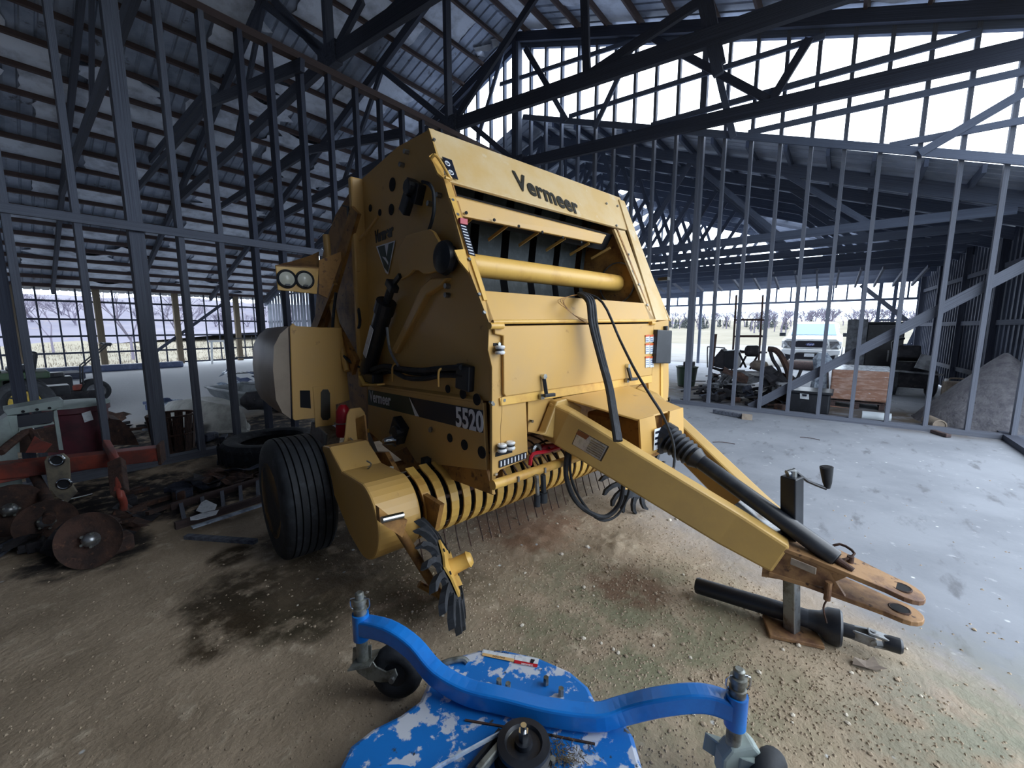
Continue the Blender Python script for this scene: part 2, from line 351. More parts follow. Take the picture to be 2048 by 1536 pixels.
    # white droppings, little flecks
    vo = N.new('ShaderNodeTexVoronoi'); vo.inputs['Scale'].default_value = 7.0; L.new(pos, vo.inputs['Vector'])
    fl = mth('MULTIPLY', mr(vo.outputs['Distance'], 0.05, 0.10, 1.0, 0.0), mr(noise(0.9, 3), 0.52, 0.6))
    base = mix(fl, base, (206, 210, 212))
    L.new(base, b.inputs['Base Color'])
    h = mth('ADD', mth('MULTIPLY', noise(14, 8), mth('ADD', mth('MULTIPLY', soil, 1.0), 0.25)), mth('MULTIPLY', mth('MULTIPLY', noise(45, 6), soil), 0.5))
    bp = N.new('ShaderNodeBump'); bp.inputs['Strength'].default_value = 0.5; bp.inputs['Distance'].default_value = 0.022; L.new(h, bp.inputs['Height']); L.new(bp.outputs[0], b.inputs['Normal'])
    return m
M['floor'] = floor_mat()
MB().box((7.0, 10.6, -0.15), (26.2, 26.4, 0.30)).build('floor', 'floor', kind='structure')
def gridmesh(x0, x1, y0, y1, nx, ny, f):
    b = MB(); vs = [(x0 + (x1 - x0) * i / nx, y0 + (y1 - y0) * j / ny, 0) for j in range(ny + 1) for i in range(nx + 1)]
    vs = [(x, y, f(x, y)) for x, y, _ in vs]
    return b.add(vs, [(j * (nx + 1) + i, j * (nx + 1) + i + 1, (j + 1) * (nx + 1) + i + 1, (j + 1) * (nx + 1) + i) for j in range(ny) for i in range(nx)])
from mathutils import noise as mnoise
def ground_z(x, y):
    z = -0.32
    if x > 20: z = -0.32 + 0.30 * min(1, max(0, (x - 20.0) / 1.0))
    if y > 34: z += (y - 34) * 0.055 + 1.2 * mnoise.noise(Vector((x * 0.03, y * 0.03, 0))) * min(1, (y - 34) / 25)
    if x > 45: z += 0.022 * (x - 45) + 0.6 * mnoise.noise(Vector((x * 0.03, y * 0.03, 3))) * min(1, (x - 45) / 25)
    return z
M['field'] = mat('winter_field', (102, 97, 84), 0.95, 0, (88, 85, 72), 0.08, 0.4, 0.62, col3=(112, 109, 100), s3=0.5, l3=0.55, h3=0.7)
gridmesh(-120, 260, -160, 220, 95, 95, ground_z).build('ground', 'field', kind='structure', smooth=True)
# gravel drive seen beyond the far end wall
gridmesh(20.2, 44, -14, 16, 24, 30, lambda x, y: ground_z(x, y) + 0.012 + (0.03 if x < 21 else 0)).build('gravel_drive', mat('pale_gravel_drive', (112, 114, 118), 0.95, 0, (100, 100, 98), 0.6, 0.4, 0.62, coords='Object'), kind='structure')
# wooded slope beyond the left side
gridmesh(-90, 150, 43, 130, 60, 24, lambda x, y: ground_z(x, y) + .02 + 3.0 * min(1, (y - 43) / 42) + 1.2 * mnoise.noise(Vector((x * 0.06, y * 0.06, 7)))).build('hillside', 'brush', kind='structure', smooth=True)

# ---- left partition: stud wall along the bay, parallel to the ridge
wl_ = structure('wall_left')
YP = 6.2; PLZ = 5.24; GZ = 2.69
for x in [-4.2, -3.4, -2.6, -1.9, -1.2, -0.55]:
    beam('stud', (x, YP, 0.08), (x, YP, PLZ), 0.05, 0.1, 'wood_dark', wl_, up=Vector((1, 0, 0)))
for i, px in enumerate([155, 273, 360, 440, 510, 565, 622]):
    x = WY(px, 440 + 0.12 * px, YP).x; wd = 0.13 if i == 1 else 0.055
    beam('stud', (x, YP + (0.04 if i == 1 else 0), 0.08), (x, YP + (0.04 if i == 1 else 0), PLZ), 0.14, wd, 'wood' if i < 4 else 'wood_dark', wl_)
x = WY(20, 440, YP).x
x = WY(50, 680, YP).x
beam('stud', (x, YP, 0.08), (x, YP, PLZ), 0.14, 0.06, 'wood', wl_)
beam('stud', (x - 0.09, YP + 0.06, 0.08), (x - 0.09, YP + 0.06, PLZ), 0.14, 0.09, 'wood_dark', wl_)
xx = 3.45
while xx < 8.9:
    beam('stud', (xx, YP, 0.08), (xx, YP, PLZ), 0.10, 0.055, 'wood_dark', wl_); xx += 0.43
beam('top_plate', (-4.5, YP, PLZ + 0.04), (8.95, YP, PLZ + 0.04), 0.12, 0.09, 'wood_brown', wl_)
beam('mid_rail', (-4.5, YP - 0.07, GZ), (8.95, YP - 0.07, GZ), 0.045, 0.09, 'wood', wl_)
beam('sill', (-4.5, YP, 0.04), (8.95, YP, 0.04), 0.14, 0.08, 'wood', wl_)

# ---- left eave wall: open grid of posts, girts and thin uprights
we = structure('wall_far_left')
for z in (0.06, 0.62, 1.27, 1.92, 2.61): beam('girt', (-5.9, YL, z), (XW, YL, z), 0.05, 0.075, 'wood_dark', we)
beam('eave_header', (-5.9, YL - 0.05, 3.38), (XW, YL - 0.05, 3.38), 0.08, 0.26, 'wood_brown', we)
x = -5.6
while x < 8.9:
    beam('upright', (x, YL + 0.05, 0.02), (x, YL + 0.05, 3.3), 0.035, 0.05, 'wood_dark', we); x += 0.52
for px in (36, 197, 352):
    x = WY(px, 640, YL).x
    beam('post', (x, YL - 0.15, 0.0), (x, YL - 0.15, 3.4), 0.20, 0.20, 'post', we)
for x in (-3.9, -1.5, 7.6): beam('post', (x, YL - 0.15, 0.0), (x, YL - 0.15, 3.4), 0.20, 0.20, 'post', we)
beam('brace', WY(308, 706, YL - 0.1), WY(470, 590, YL - 0.1), 0.05, 0.12, 'wood_dark', we)

# ---- gable stud wall between the tall bay and the lower wing (its siding is gone)
wg = structure('wall_right')
def gtop(y): return RZ(y) - 0.16
ys = []
y = -2.44
while y < 7.0: ys.append(y); y += 0.452
for k, y in enumerate(ys):
    beam('stud', (XW, y, 0.08), (XW, y, gtop(y)), 0.055, 0.10, 'wood' if y < 5.2 else 'wood_haze', wg)
for y in (2.5,): beam('stud', (XW + 0.02, y, 0.08), (XW + 0.02, y, gtop(y)), 0.10, 0.12, 'wood', wg)
y = 7.45
while y < 11.0:
    beam('stud', (XW, y, 0.08), (XW, y, gtop(y)), 0.055, 0.10, 'wood_haze', wg); y += 0.48
beam('ridge_post', (XW - 0.1, 6.95, 0), (XW - 0.1, 6.95, RZ(7) - 0.2), 0.16, 0.16, 'wood_haze', wg)
beam('sill', (XW, -2.6, 0.04), (XW, 11.0, 0.04), 0.13, 0.08, 'wood', wg)
for a, b_, wd in (((1000, 169), (1266, 82), 0.09), ((1138, 233), (1650, 72), 0.09), ((1302, 251), (1962, 64), 0.10), ((1496, 266), (2060, 140), 0.09), ((1778, 292), (2060, 238), 0.09)):
    beam('girt', WX(*a, XW - 0.08), WX(*b_, XW - 0.08), 0.04, wd, 'wood_haze', wg)
beam('sloping_girt', WX(1046, 234, XW - 0.08), WX(2060, 322, XW - 0.08), 0.04, 0.12, 'wood_haze', wg)
for a, b_ in (((1051, 97), (1133, 240)), ((1271, 82), (1189, 256)), ((1839, 307), (2070, 172)), ((1007, 100), (955, 280)), ((1437, 150), (1467, 276))):
    beam('brace', WX(*a, XW - 0.14), WX(*b_, XW - 0.14), 0.04, 0.11, 'wood_haze', wg)
beam('brace', WX(1500, 815, XW + 0.09), WX(2070, 520, XW + 0.09), 0.04, 0.15, 'wood', wg)
beam('rake_board', (XW, 7, RZ(7) - 0.2), (XW, -2.3, RZ(-2.3) - 0.2), 0.09, 0.26, 'wood_haze', wg)
beam('rake_board', (XW, 7, RZ(7) - 0.2), (XW, 23.6, RZ(23.6) - 0.2), 0.09, 0.26, 'wood_haze', wg)
# upright siding strips with slits of daylight, left of the ridge
y = 11.1
sid = MB()
while y < 23.4:
    wd = 0.20 + rnd.random() * 0.05
    o = beam('siding_strip', (XW, y, 0.05), (XW, y, RZ(y) - 0.2 - rnd.random() * 0.15), 0.02, wd, 'siding', wg, up=Vector((0, 1, 0)))
    y += wd + 0.045 + rnd.random() * 0.05
for z in (0.6, 1.9, 3.2): beam('girt', (XW + 0.05, 11, z), (XW + 0.05, 23.4, z), 0.05, 0.08, 'wood_dark', wg)
# edge board of the slab along the open right side
beam('trim_slab_edge', (XW + 0.3, YR, 0.035), (3.5, YR - 0.05, 0.035), 0.14, 0.09, 'wood_dark', kind='structure')
# unseen closed wall, near part added to keep light off the baler's side
wb = structure('wall_back_light_block')
for k in range(26):
    y = -1.5 + k * 0.98; x = -1.3 if y < 6.2 else -5.95
    beam('siding_strip', (x, y, 0), (x, y, max(3.2, RZ(y) - 0.1)), 0.97, 0.03, 'siding_dark', wb)

# ---- roof of the tall bay: ribbed sheets on purlins
ce = structure('ceiling')
def ribsheet(name, x0, x1, ya, yb, zf, m, parent, lift=0.07):
    """one roofing sheet from ya to yb, with pressed ribs"""
    prof = []; x = x0
    while x < x1 - 1e-4:
        prof += [(x, 0), (x + 0.17, 0), (x + 0.19, 0.025), (x + 0.21, 0.025)]; x += 0.23
    prof.append((x1 + 0.02, 0)); n = len(prof); vs = []
    for y_ in (ya, (ya + yb) / 2, yb):
        for (px, pz) in prof: vs.append((px, y_, zf(y_) + lift + pz))
    fs = [(j * n + i, j * n + i + 1, (j + 1) * n + i + 1, (j + 1) * n + i) for j in range(2) for i in range(n - 1)]
    return MB().add(vs, fs).build(name, m, parent)
for k in range(16):
    x0 = -5.9 + k * 0.94
    ribsheet('roof_sheet', x0, x0 + 0.92, 7.0, 23.8, RZ, 'sheet', ce)
    ribsheet('roof_sheet', x0, x0 + 0.92, 7.0, -2.35, RZ, 'sheet', ce)
yy = 7.35
while yy < 23.7:
    beam('purlin', (-5.9, yy, RZ(yy) + 0.0), (XW + 0.1, yy, RZ(yy) + 0.0), 0.05, 0.12, 'wood_brown', ce, up=Vector((0, SL, 1)).normalized()); yy += 0.72
yy = 6.65
while yy > -2.4:
    beam('purlin', (-5.9, yy, RZ(yy) + 0.0), (XW + 0.1, yy, RZ(yy) + 0.0), 0.05, 0.12, 'wood_brown', ce, up=Vector((0, -SL, 1)).normalized()); yy -= 0.72
# torn insulation facing sagging between the purlins
def insul(x0, x1, y0, y1, sag, seed, tear):
    r = random.Random(seed); nx, ny = 10, 5; vs = []
    e0 = [r.random() * tear for _ in range(ny + 1)]; e1 = [r.random() * tear for _ in range(ny + 1)]
    for j in range(ny + 1):
        for i in range(nx + 1):
            u = i / nx; v = j / ny
            x = x0 + e0[j] + (x1 - x0 - e0[j] - e1[j]) * u; y_ = y0 + (y1 - y0) * v
            z = RZ(y_) + 0.045 - sag * sin(pi * v) * (0.6 + 0.4 * sin(u * 7 + seed)) - (tear * 0.35 * (1 - v) * max(0, sin(u * 5 + seed * 2)) if tear > 0.3 else 0)
            vs.append((x, y_, z))
    return MB().add(vs, [(j * (nx + 1) + i, j * (nx + 1) + i + 1, (j + 1) * (nx + 1) + i + 1, (j + 1) * (nx + 1) + i) for j in range(ny) for i in range(nx)]).build('insulation_sheet', 'insul', ce, smooth=True)
sd = 0
for k in range(22):
    y0 = 7.38 + 0.72 * k; x = -3.0
    while x < 8.4:
        ln = rnd.uniform(1.0, 2.8); sd += 1
        if rnd.random() < (0.66 if k > 9 else 0.72): insul(x, min(x + ln, 8.9), y0, y0 + 0.66, rnd.uniform(0.02, 0.07), sd, rnd.choice((0.05, 0.1, 0.5)))
        x += ln + rnd.uniform(0.0, 0.5)
for k in range(12):
    y0 = 6.62 - 0.72 * k; x = 2.5
    while x < 8.4:
        ln = rnd.uniform(0.9, 2.2); sd += 1
        if rnd.random() < 0.5: insul(x, min(x + ln, 8.9), y0, y0 - 0.66, rnd.uniform(0.02, 0.06), sd, rnd.choice((0.05, 0.1, 0.4)))
        x += ln + rnd.uniform(0.0, 0.6)

# ---- roof trusses of the tall bay
def truss(x, label, webs, hub=5.86, yl=17.2, yr=-2.1):
    t = thing('roof_truss', label, 'truss', (x, RIDGE_Y, 0), 0, None)
    def lc(p): return Vector((0, p[1] - RIDGE_Y, p[2]))
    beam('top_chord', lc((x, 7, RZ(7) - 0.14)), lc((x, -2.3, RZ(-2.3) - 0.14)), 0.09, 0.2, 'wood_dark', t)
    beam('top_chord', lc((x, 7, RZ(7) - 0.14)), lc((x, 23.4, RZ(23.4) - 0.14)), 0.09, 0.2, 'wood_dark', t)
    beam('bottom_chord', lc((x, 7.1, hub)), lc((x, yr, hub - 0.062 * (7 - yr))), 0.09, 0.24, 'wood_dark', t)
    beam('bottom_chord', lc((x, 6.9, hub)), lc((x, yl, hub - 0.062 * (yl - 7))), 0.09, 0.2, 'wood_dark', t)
    beam('king_post', lc((x, 7, hub)), lc((x, 7, RZ(7) - 0.2)), 0.10, 0.14, 'wood_dark', t)
    MB().box((0, 0, hub), (0.13, 0.55, 0.34)).build('gusset_plate', 'wood_dark', t)
    for a, b_ in webs:
        a = (x, a[0], a[1]); b_ = (x, b_[0], b_[1]); beam('web', lc(a), lc(b_), 0.06, 0.13, 'wood_dark', t)
    return t
def pw(x, *segs): return [((WX(*a, x).y, WX(*a, x).z), (WX(*b_, x).y, WX(*b_, x).z)) for a, b_ in segs]
def webset(hub=5.86):
    W = []
    B = lambda y: hub - 0.062 * abs(7 - y)
    for (yb, yt) in ((7.1, 4.9), (2.7, 4.9), (2.7, 2.7), (2.7, 0.6), (-0.4, 0.6), (-0.4, -0.4), (6.9, 9.3), (11.3, 9.3)):
        W.append(((yb, B(yb)), (yt, RZ(yt) - 0.25)))
    return W
truss(-0.8, 'dark lumber roof truss over the camera, second from the left end', webset())
truss(1.6, 'dark lumber roof truss above the blue mower deck', webset())
truss(3.95, 'dark roof truss whose gusset hangs above the left stud wall', webset(5.98)[6:] + pw(3.95, ((547, 0), (660, 126)), ((725, 0), (667, 109)), ((803, 5), (742, 62))), 5.98)
truss(6.58, 'dark lumber roof truss whose king post stands just behind the top of the baler', webset()[6:] + pw(6.58, ((910, 240), (1110, -65)), ((1166, -90), (1174, 152)), ((1174, 152), (1520, -76)), ((1392, -60), (1437, 150)), ((1404, -60), (1441, 130))))
truss(8.86, 'dark lumber roof truss against the open gable stud wall', webset(5.75)[6:] + pw(8.86, ((1307, 77), (1537, 200)), ((1619, 77), (1545, 198)), ((1051, 97), (1100, 180))), 5.75)
kb = structure('trim_knee_braces')
for a, b_, X_ in (((605, 130), (420, 205), 3.0), ((424, 200), (262, 392), 3.0), ((418, 180), (300, 320), 3.15), ((803, 267), (619, 300), 4.9), ((619, 300), (430, 420), 4.9), ((612, 290), (470, 400), 5.0)):
    beam('brace', WX(*a, X_), WX(*b_, X_), 0.06, 0.16, 'wood_dark', kb)

# ---- lower wing beyond the stud wall
lo = structure('ceiling_lower_wing')
for k in range(7):
    x0 = XW + 0.2 + k * 0.94
    ribsheet('roof_sheet', x0, x0 + 0.92, 7.0, -2.5, LZR, 'sheet_haze', lo)
    ribsheet('roof_sheet', x0, x0 + 0.92, 7.0, 14.0, LZR, 'sheet_haze', lo)
for k in range(7, 12):
    x0 = XW + 0.2 + k * 0.94
    ribsheet('roof_sheet', x0, x0 + 0.92, 7.0, 3.2 - 0.6 * (k % 2), LZR, 'sheet_haze', lo)
    ribsheet('roof_sheet', x0, x0 + 0.92, -0.2 - 0.5 * (k % 2), -2.5, LZR, 'sheet_haze', lo)
yy = 6.7
while yy > -2.5:
    beam('purlin', (XW + 0.2, yy, LZR(yy)), (XE, yy, LZR(yy)), 0.05, 0.12, 'wood_haze', lo); yy -= 0.62
yy = 7.4
while yy < 14:
    beam('purlin', (XW + 0.2, yy, LZR(yy)), (XE, yy, LZR(yy)), 0.05, 0.12, 'wood_haze', lo); yy += 0.62
for i, x in enumerate((10.1, 11.3, 12.5, 13.7, 14.9, 16.1, 17.3, 18.5, 19.8)):
    t = thing('roof_truss', 'lumber truss of the low rear wing, ' + ('nearest to the stud wall' if i == 0 else 'last one, at the open far end wall' if i == 8 else ['second', 'third', 'fourth', 'fifth', 'sixth', 'seventh', 'eighth'][i - 1] + ' behind the stud wall'), 'truss', (x, 7, 0), 0)
    def lc(y_, z_): return Vector((0, y_ - 7, z_))
    zb = 3.42 - 0.02 * i
    beam('top_chord', lc(7, LZR(7) - 0.15), lc(-2.4, LZR(-2.4) - 0.12), 0.07, 0.22, 'wood_haze', t)
    beam('top_chord', lc(7, LZR(7) - 0.15), lc(14, LZR(14) - 0.12), 0.07, 0.22, 'wood_haze', t)
    beam('bottom_chord', lc(-1.9, zb), lc(13.5, zb), 0.06, 0.16, 'wood_haze', t)
    for (yb, yt) in ((1.2, 3.0), (4.2, 3.0), (4.2, 5.2), (7.0, 5.2), (7, 7), (9.0, 7.0), (-0.2, 1.2), (9, 10.5)):
        beam('web', lc(yb, zb), lc(yt, LZR(yt) - 0.2), 0.05, 0.1, 'wood_haze', t)
# hanging lathe ends under the trusses (split battens)
bt = structure('trim_battens')
for i, px in enumerate(range(1330, 1850, 38)):
    p = WX(px, 582 - 0.03 * (px - 1400), 17.5); q = WX(px - 42 + 0.18 * (px - 1400), 545 - 0.03 * (px - 1400), 15.8)
    beam('batten', p, q, 0.05, 0.09, 'wood', bt)
# right side of the wing: dark ribbed siding, each sheet its own
wr = structure('wall_far_right')
SA = Vector((9.25, -2.58, 0)); SB = Vector((19.9, -1.92, 0)); SD = (SB - SA).normalized(); SNR = Vector((-SD.y, SD.x, 0)); SLN = (SB - SA).length
x = 0.0
while x < SLN - .4:
    pts = []
    for j in range(4):
        for (a, d) in ((0, 0), (0.15, 0), (0.17, 0.03), (0.20, 0.03), (0.22, 0)): pts.append(SA + SD * (x + j * 0.23 + a) + SNR * d)
    vs = [Vector((p.x, p.y, z_)) for z_ in (0.03, LZR(-2.3)) for p in pts]; n = len(pts)
    MB().add(vs, [(i, i + 1, n + i + 1, n + i) for i in range(n - 1)]).build('siding_sheet', 'siding_dark', wr); x += 0.92
for z in (0.6, 1.7, 2.8): beam('girt', SA + SNR * .06 + Vector((0, 0, z)), SB + SNR * .06 + Vector((0, 0, z)), 0.04, 0.1, 'wood_dark', wr)
for k in range(5):
    p = SA + SD * (1.0 + 2.3 * k) + SNR * .10; beam('post', p, p + Vector((0, 0, 3.5)), 0.10, 0.10, 'wood_dark', wr)
wk = structure('wall_side_light_block')  # unseen panel added to darken the baler's side
for k in range(3): beam('siding_sheet', (-1.3 + k * .8, YR - .15, 2.6), (-.52 + k * .8, YR - .15, 2.6), 0.03, 5.2, 'siding_dark', wk)
# far end wall: posts, girts and short uprights around wide openings
wf = structure('wall_far_end')
SZ = (XE) / 24.0
def fz(z): return 1.6 + (z - 1.6) * SZ
gz = fz(2.80); ez = fz(3.55)
beam('eave_header', (XE, YR, ez), (XE, 12.0, ez), 0.10, 0.10, 'wood_haze', wf)
beam('girt', (XE, YR, gz), (XE, 12.0, gz), 0.06, 0.08, 'wood_haze', wf)
beam('header', WX(1318, 588, XE), WX(1405, 585, XE), 0.08, 0.42, 'wood_haze', wf)
for px in (1356, 1378, 1400, 1431, 1460, 1480, 1553, 1582, 1611, 1635, 1666, 1694, 1724, 1790, 1816, 1836):
    y = WX(px, 590, XE).y; beam('upright', (XE, y, gz), (XE, y, ez), 0.05, 0.05, 'wood_haze', wf)
for px in (1757, 1787, 1836, 1402):
    y = WX(px, 620, XE).y; beam('post', (XE, y, -0.02), (XE, y, ez), 0.10, 0.10, 'wood_haze', wf)
for zpx in (640, 690, 720): beam('rail', WX(1757, zpx, XE), WX(1842, zpx, XE), 0.05, 0.07, 'wood_haze', wf)
beam('brace', WX(1722, 570, XE - 0.1), WX(1812, 640, XE - 0.1), 0.05, 0.14, 'wood', wf)
beam('brace', WX(1812, 700, XE - 0.1), WX(1842, 640, XE - 0.1), 0.05, 0.10, 'wood_haze', wf)
# ================================================================== THE BALER (own frame: x forward along the drawbar, y to its left, z up)
B = thing('round_baler', 'large yellow round hay baler with a long drawbar, filling the middle of the barn', 'baler', tuple(BF), BA - pi / 2)
RS = -0.987; LS = 0.99
def V3(x, y, z): return Vector((x, y, z))
def sidepoly(pts, y, t=0.02): return [V3(p[0], y, p[1]) for p in pts], V3(0, t, 0)
# side sheets
for (y, t) in ((RS, 0.02), (LS, -0.02)):
    pts, dv = sidepoly([(-0.565, 2.77), (-0.02, 1.655), (-0.02, 1.2), (-1.65, 1.1), (-1.65, 2.735), (-0.99, 2.795)], y + t, t)
    plate('side_panel', pts, dv, 'yellow', B)
for y in (RS + 0.1, LS - 0.1):
    pts, dv = sidepoly([(-1.6, 1.2), (-0.02, 1.2), (-0.02, 0.74), (-0.9, 0.5), (-1.6, 0.6)], y, 0.02)
    plate('inner_side_sheet', pts, dv, 'yellow_worn', B)
# lower shields with a folded top lip
lowpts = [LY(735, 772, RS), LY(966, 806, RS), LY(973, 941, RS), LY(880, 930, RS), LY(833, 925, RS), LY(812, 893, RS), LY(786, 905, RS), LY(736, 862, RS)]
sh = plate('side_shield', lowpts, V3(0, 0.025, 0), 'yellow', B, bevel=0.004)
lip = [LY(735, 772, RS), LY(966, 806, RS), LY(930, 762, RS + 0.12), LY(745, 755, RS + 0.12)]
plate('shield_lip', lip, V3(0, 0, 0.012), 'yellow', B)
plate('side_shield', [V3(p.x, LS, p.z) for p in lowpts], V3(0, -0.025, 0), 'yellow', B)
skirt = [LY(833, 925, RS + 0.02), LY(973, 941, RS + 0.02), LY(986, 990, RS + 0.02), LY(880, 950, RS + 0.02)]
plate('skirt_plate', skirt, V3(0, 0.02, 0), 'yellow_worn', B)
# decal stripe on the shield
YD = RS - 0.003
def q4(a, b_, c, d, y): return [LY(*a, y), LY(*b_, y), LY(*c, y), LY(*d, y)]
plate('stripe_decal', q4((736, 779), (824, 795), (833, 832), (736, 809), YD), V3(0, 0.002, 0), 'decal_green', B, label='dark green part of the side stripe')
plate('stripe_decal', q4((818, 794), (966, 821), (966, 866), (831, 832), YD), V3(0, 0.002, 0), 'decal_black', B, label='black part of the side stripe')
plate('stripe_slash', [LY(818, 794, YD - 0.002), LY(824, 806, YD - 0.002), LY(838, 833, YD - 0.002), LY(830, 832, YD - 0.002)], V3(0, 0.001, 0), 'decal_white', B)
SR = LY(966, 843, YD) - LY(736, 794, YD); SR.normalize()
t_ = LY(762, 801, YD - 0.003); text('lettering', 'Vermeer', 0.125, LY(739, 793, YD - 0.003), SR, (0, 0, 1), 'decal_white', B, shear=0.12, offset=0.003, sx=0.80, space=1.05)
text('lettering', '5520', 0.165, LY(911, 835, YD - 0.003), SR, (0, 0, 1), 'decal_white', B, offset=0.005, sx=0.82)
# upper side logo
text('lettering', 'Vermeer', 0.115, LY(749, 476, RS + 0.017), (1, 0, 0.02), (0, 0, 1), 'letter_black', B, shear=0.25, offset=0.006, sx=0.72)
Yv = RS + 0.010
def vp(*pp): return [LY(*p, Yv) for p in pp]
plate('emblem', vp((755, 494), (769, 490), (773, 514), (777, 488), (787, 484), (776, 545), (768, 535)), V3(0, 0.003, 0), 'decal_green', B, label='dark green letter V emblem')
plate('emblem_edge', [LY(*p, Yv + 0.001) for p in ((752, 493), (790, 481), (776, 549), (771, 545))], V3(0, 0.002, 0), 'decal_white', B)
plate('emblem_edge', [LY(*p, Yv - 0.003) for p in ((764, 513), (771, 515), (776, 524), (776, 530), (771, 522))], V3(0, 0.002, 0), 'decal_white', B)
# holes, bolts on the side
for (px, py, r) in ((784, 369, .045), (740, 416, .026), (759, 425, .024), (782, 419, .038), (899, 876, .028), (928, 890, .032), (963, 905, .036), (895, 778, .026), (925, 788, .03), (953, 799, .034)):
    yy = RS + (0.015 if py < 700 else -0.004); c = LY(px, py, yy)
    MB().cyl(c, c + V3(0, 0.004, 0), r, n=18).build('side_hole', 'dark', B)
for (px, py) in ((802, 329), (876, 390), (858, 407), (705, 388), (862, 860), (863, 858), (893, 590), (893, 572), (811, 255 + 48)):
    c = LY(px, py, RS); MB().cyl(c + V3(0, -0.012, 0), c + V3(0, 0.03, 0), 0.016, n=8).build('bolt', 'steel', B)
# top sheet and rear pillar
plate('top_panel', [V3(-0.565, RS + 0.03, 2.765), V3(-0.565, LS - 0.03, 2.765), V3(-0.99, LS - 0.03, 2.79), V3(-0.99, RS + 0.03, 2.79)], V3(0, 0, -0.015), 'yellow', B)
plate('top_panel', [V3(-0.99, RS + 0.03, 2.79), V3(-0.99, LS - 0.03, 2.79), V3(-1.66, LS - 0.03, 2.73), V3(-1.66, RS + 0.03, 2.73)], V3(0, 0, -0.015), 'yellow', B)
MB().bar(V3(-1.6, RS - 0.01, 1.12), V3(-1.6, RS - 0.01, 2.74), 0.13, 0.06).build('corner_pillar', 'yellow', B, bevel=0.015)
MB().bar(V3(-1.6, LS + 0.01, 1.12), V3(-1.6, LS + 0.01, 2.74), 0.13, 0.06).build('corner_pillar', 'yellow', B, bevel=0.015)
# pressed diagonal rib and roller guard lobe on the side
plate('diagonal_rib', [LY(*p, RS - 0.02) for p in ((893, 555), (880, 572), (852, 590), (790, 708), (783, 700), (842, 572), (860, 556))], V3(0, 0.05, 0), 'yellow', B, bevel=0.01)
lobe = [(842, 462), (858, 458), (866, 463), (876, 480), (882, 505), (880, 525), (872, 542), (858, 547), (846, 548), (836, 540), (826, 540), (815, 552), (800, 560), (795, 500), (812, 470)]
plate('roller_guard', [LY(*p, RS - 0.05) for p in lobe], V3(0, 0.022, 0), 'yellow', B, bevel=0.005)
hub = V3(-0.38, RS - 0.07, 2.0)
MB().lathe(hub, (0, 1, 0), [(0, .05), (0.02, .09), (.05, .1), (.07, .075), (.2, .07)], 24).build('roller_hub', 'black', B, smooth=True)
# hydraulic motor and its curved cable
mp = LY(829, 383, RS - 0.01)
mo = MB().box(mp, (0.16, 0.06, 0.12), (0, 0.5, 0)).box(mp + V3(-.05, -.03, -.07), (0.08, 0.05, 0.12), (0, 0.7, 0)).cyl(mp + V3(.02, -.07, .01), mp + V3(.02, 0, .01), .045, n=12)
mo.build('side_motor', 'black', B, bevel=0.006)
MB().tube([LY(845, 364, RS - .03), LY(858, 368, RS - .05), LY(867, 385, RS - .06), LY(868, 420, RS - .06), LY(863, 445, RS - .05), LY(858, 460, RS - .03)], 0.011, 6).build('cable', 'rubber', B, smooth=True)

# ---- tailgate
tg = [(-1.66, 2.73), (-1.88, 2.70), (-2.19, 2.60), (-2.48, 2.42), (-2.75, 2.12), (-2.92, 1.75), (-2.96, 1.35), (-2.86, 1.0), (-2.6, .75), (-2.2, .62), (-1.66, .62)]
MB().prism([V3(x, RS + 0.02, z) for x, z in tg], V3(0, LS - RS - 0.04, 0)).build('tailgate', 'yellow_worn', B, bevel=0.02)
plate('tailgate_seam', [LY(697, 413, RS + .01), LY(699, 480, RS + .01), LY(696, 480, RS + .01), LY(693, 415, RS + .01), LY(683, 412, RS + .01), LY(684, 409, RS + .01)], V3(0, .01, 0), 'letter_black', B)
# lift arm bars, prop rod, brackets beside the tailgate
for (a, b_, yy, r) in (((652, 470), (664, 600), -1.13, .028), ((660, 590), (694, 742), -1.12, .026),):
    MB().tube([LY(*a, yy), LY(*b_, yy)], r, 10, smooth=0).build('lift_rod', 'yellow', B, smooth=True)
MB().bar(LY(712, 420, -1.05), LY(630, 700, -1.16), 0.03, 0.12).build('brace_bar', 'yellow_worn', B)
MB().bar(LY(600, 735, -1.18), LY(668, 560, -1.15), 0.03, 0.10).build('brace_bar', 'yellow_worn', B)
MB().bar(LY(640, 600, -1.1), LY(712, 735, -1.08), 0.03, 0.16).build('brace_bar', 'yellow_worn', B)
MB().tube([LY(704, 493, RS - .02), LY(730, 468, RS - .03), LY(756, 433, RS - .02)], .012, 6).build('bent_rod', 'yellow', B, smooth=True)
MB().tube([LY(672, 585, -1.14), LY(666, 640, -1.16), LY(668, 680, -1.16), LY(690, 715, -1.12), LY(722, 735, -1.05)], .012, 6).build('hydraulic_hose', 'rubber', B, smooth=True)
MB().tube([LY(712, 590, -1.04), LY(720, 640, -1.05), LY(716, 660, -1.05)], .012, 6).build('hydraulic_hose', 'rubber', B, smooth=True)
# pieces seen where the tailgate meets the body
MB().box(LY(718, 692, RS - .04), (0.05, 0.03, 0.16)).build('latch_block', 'steel', B, bevel=.005)
MB().box(LY(665, 735, -1.12), (0.10, 0.10, 0.14)).build('pivot_block', 'yellow_worn', B, bevel=.01)

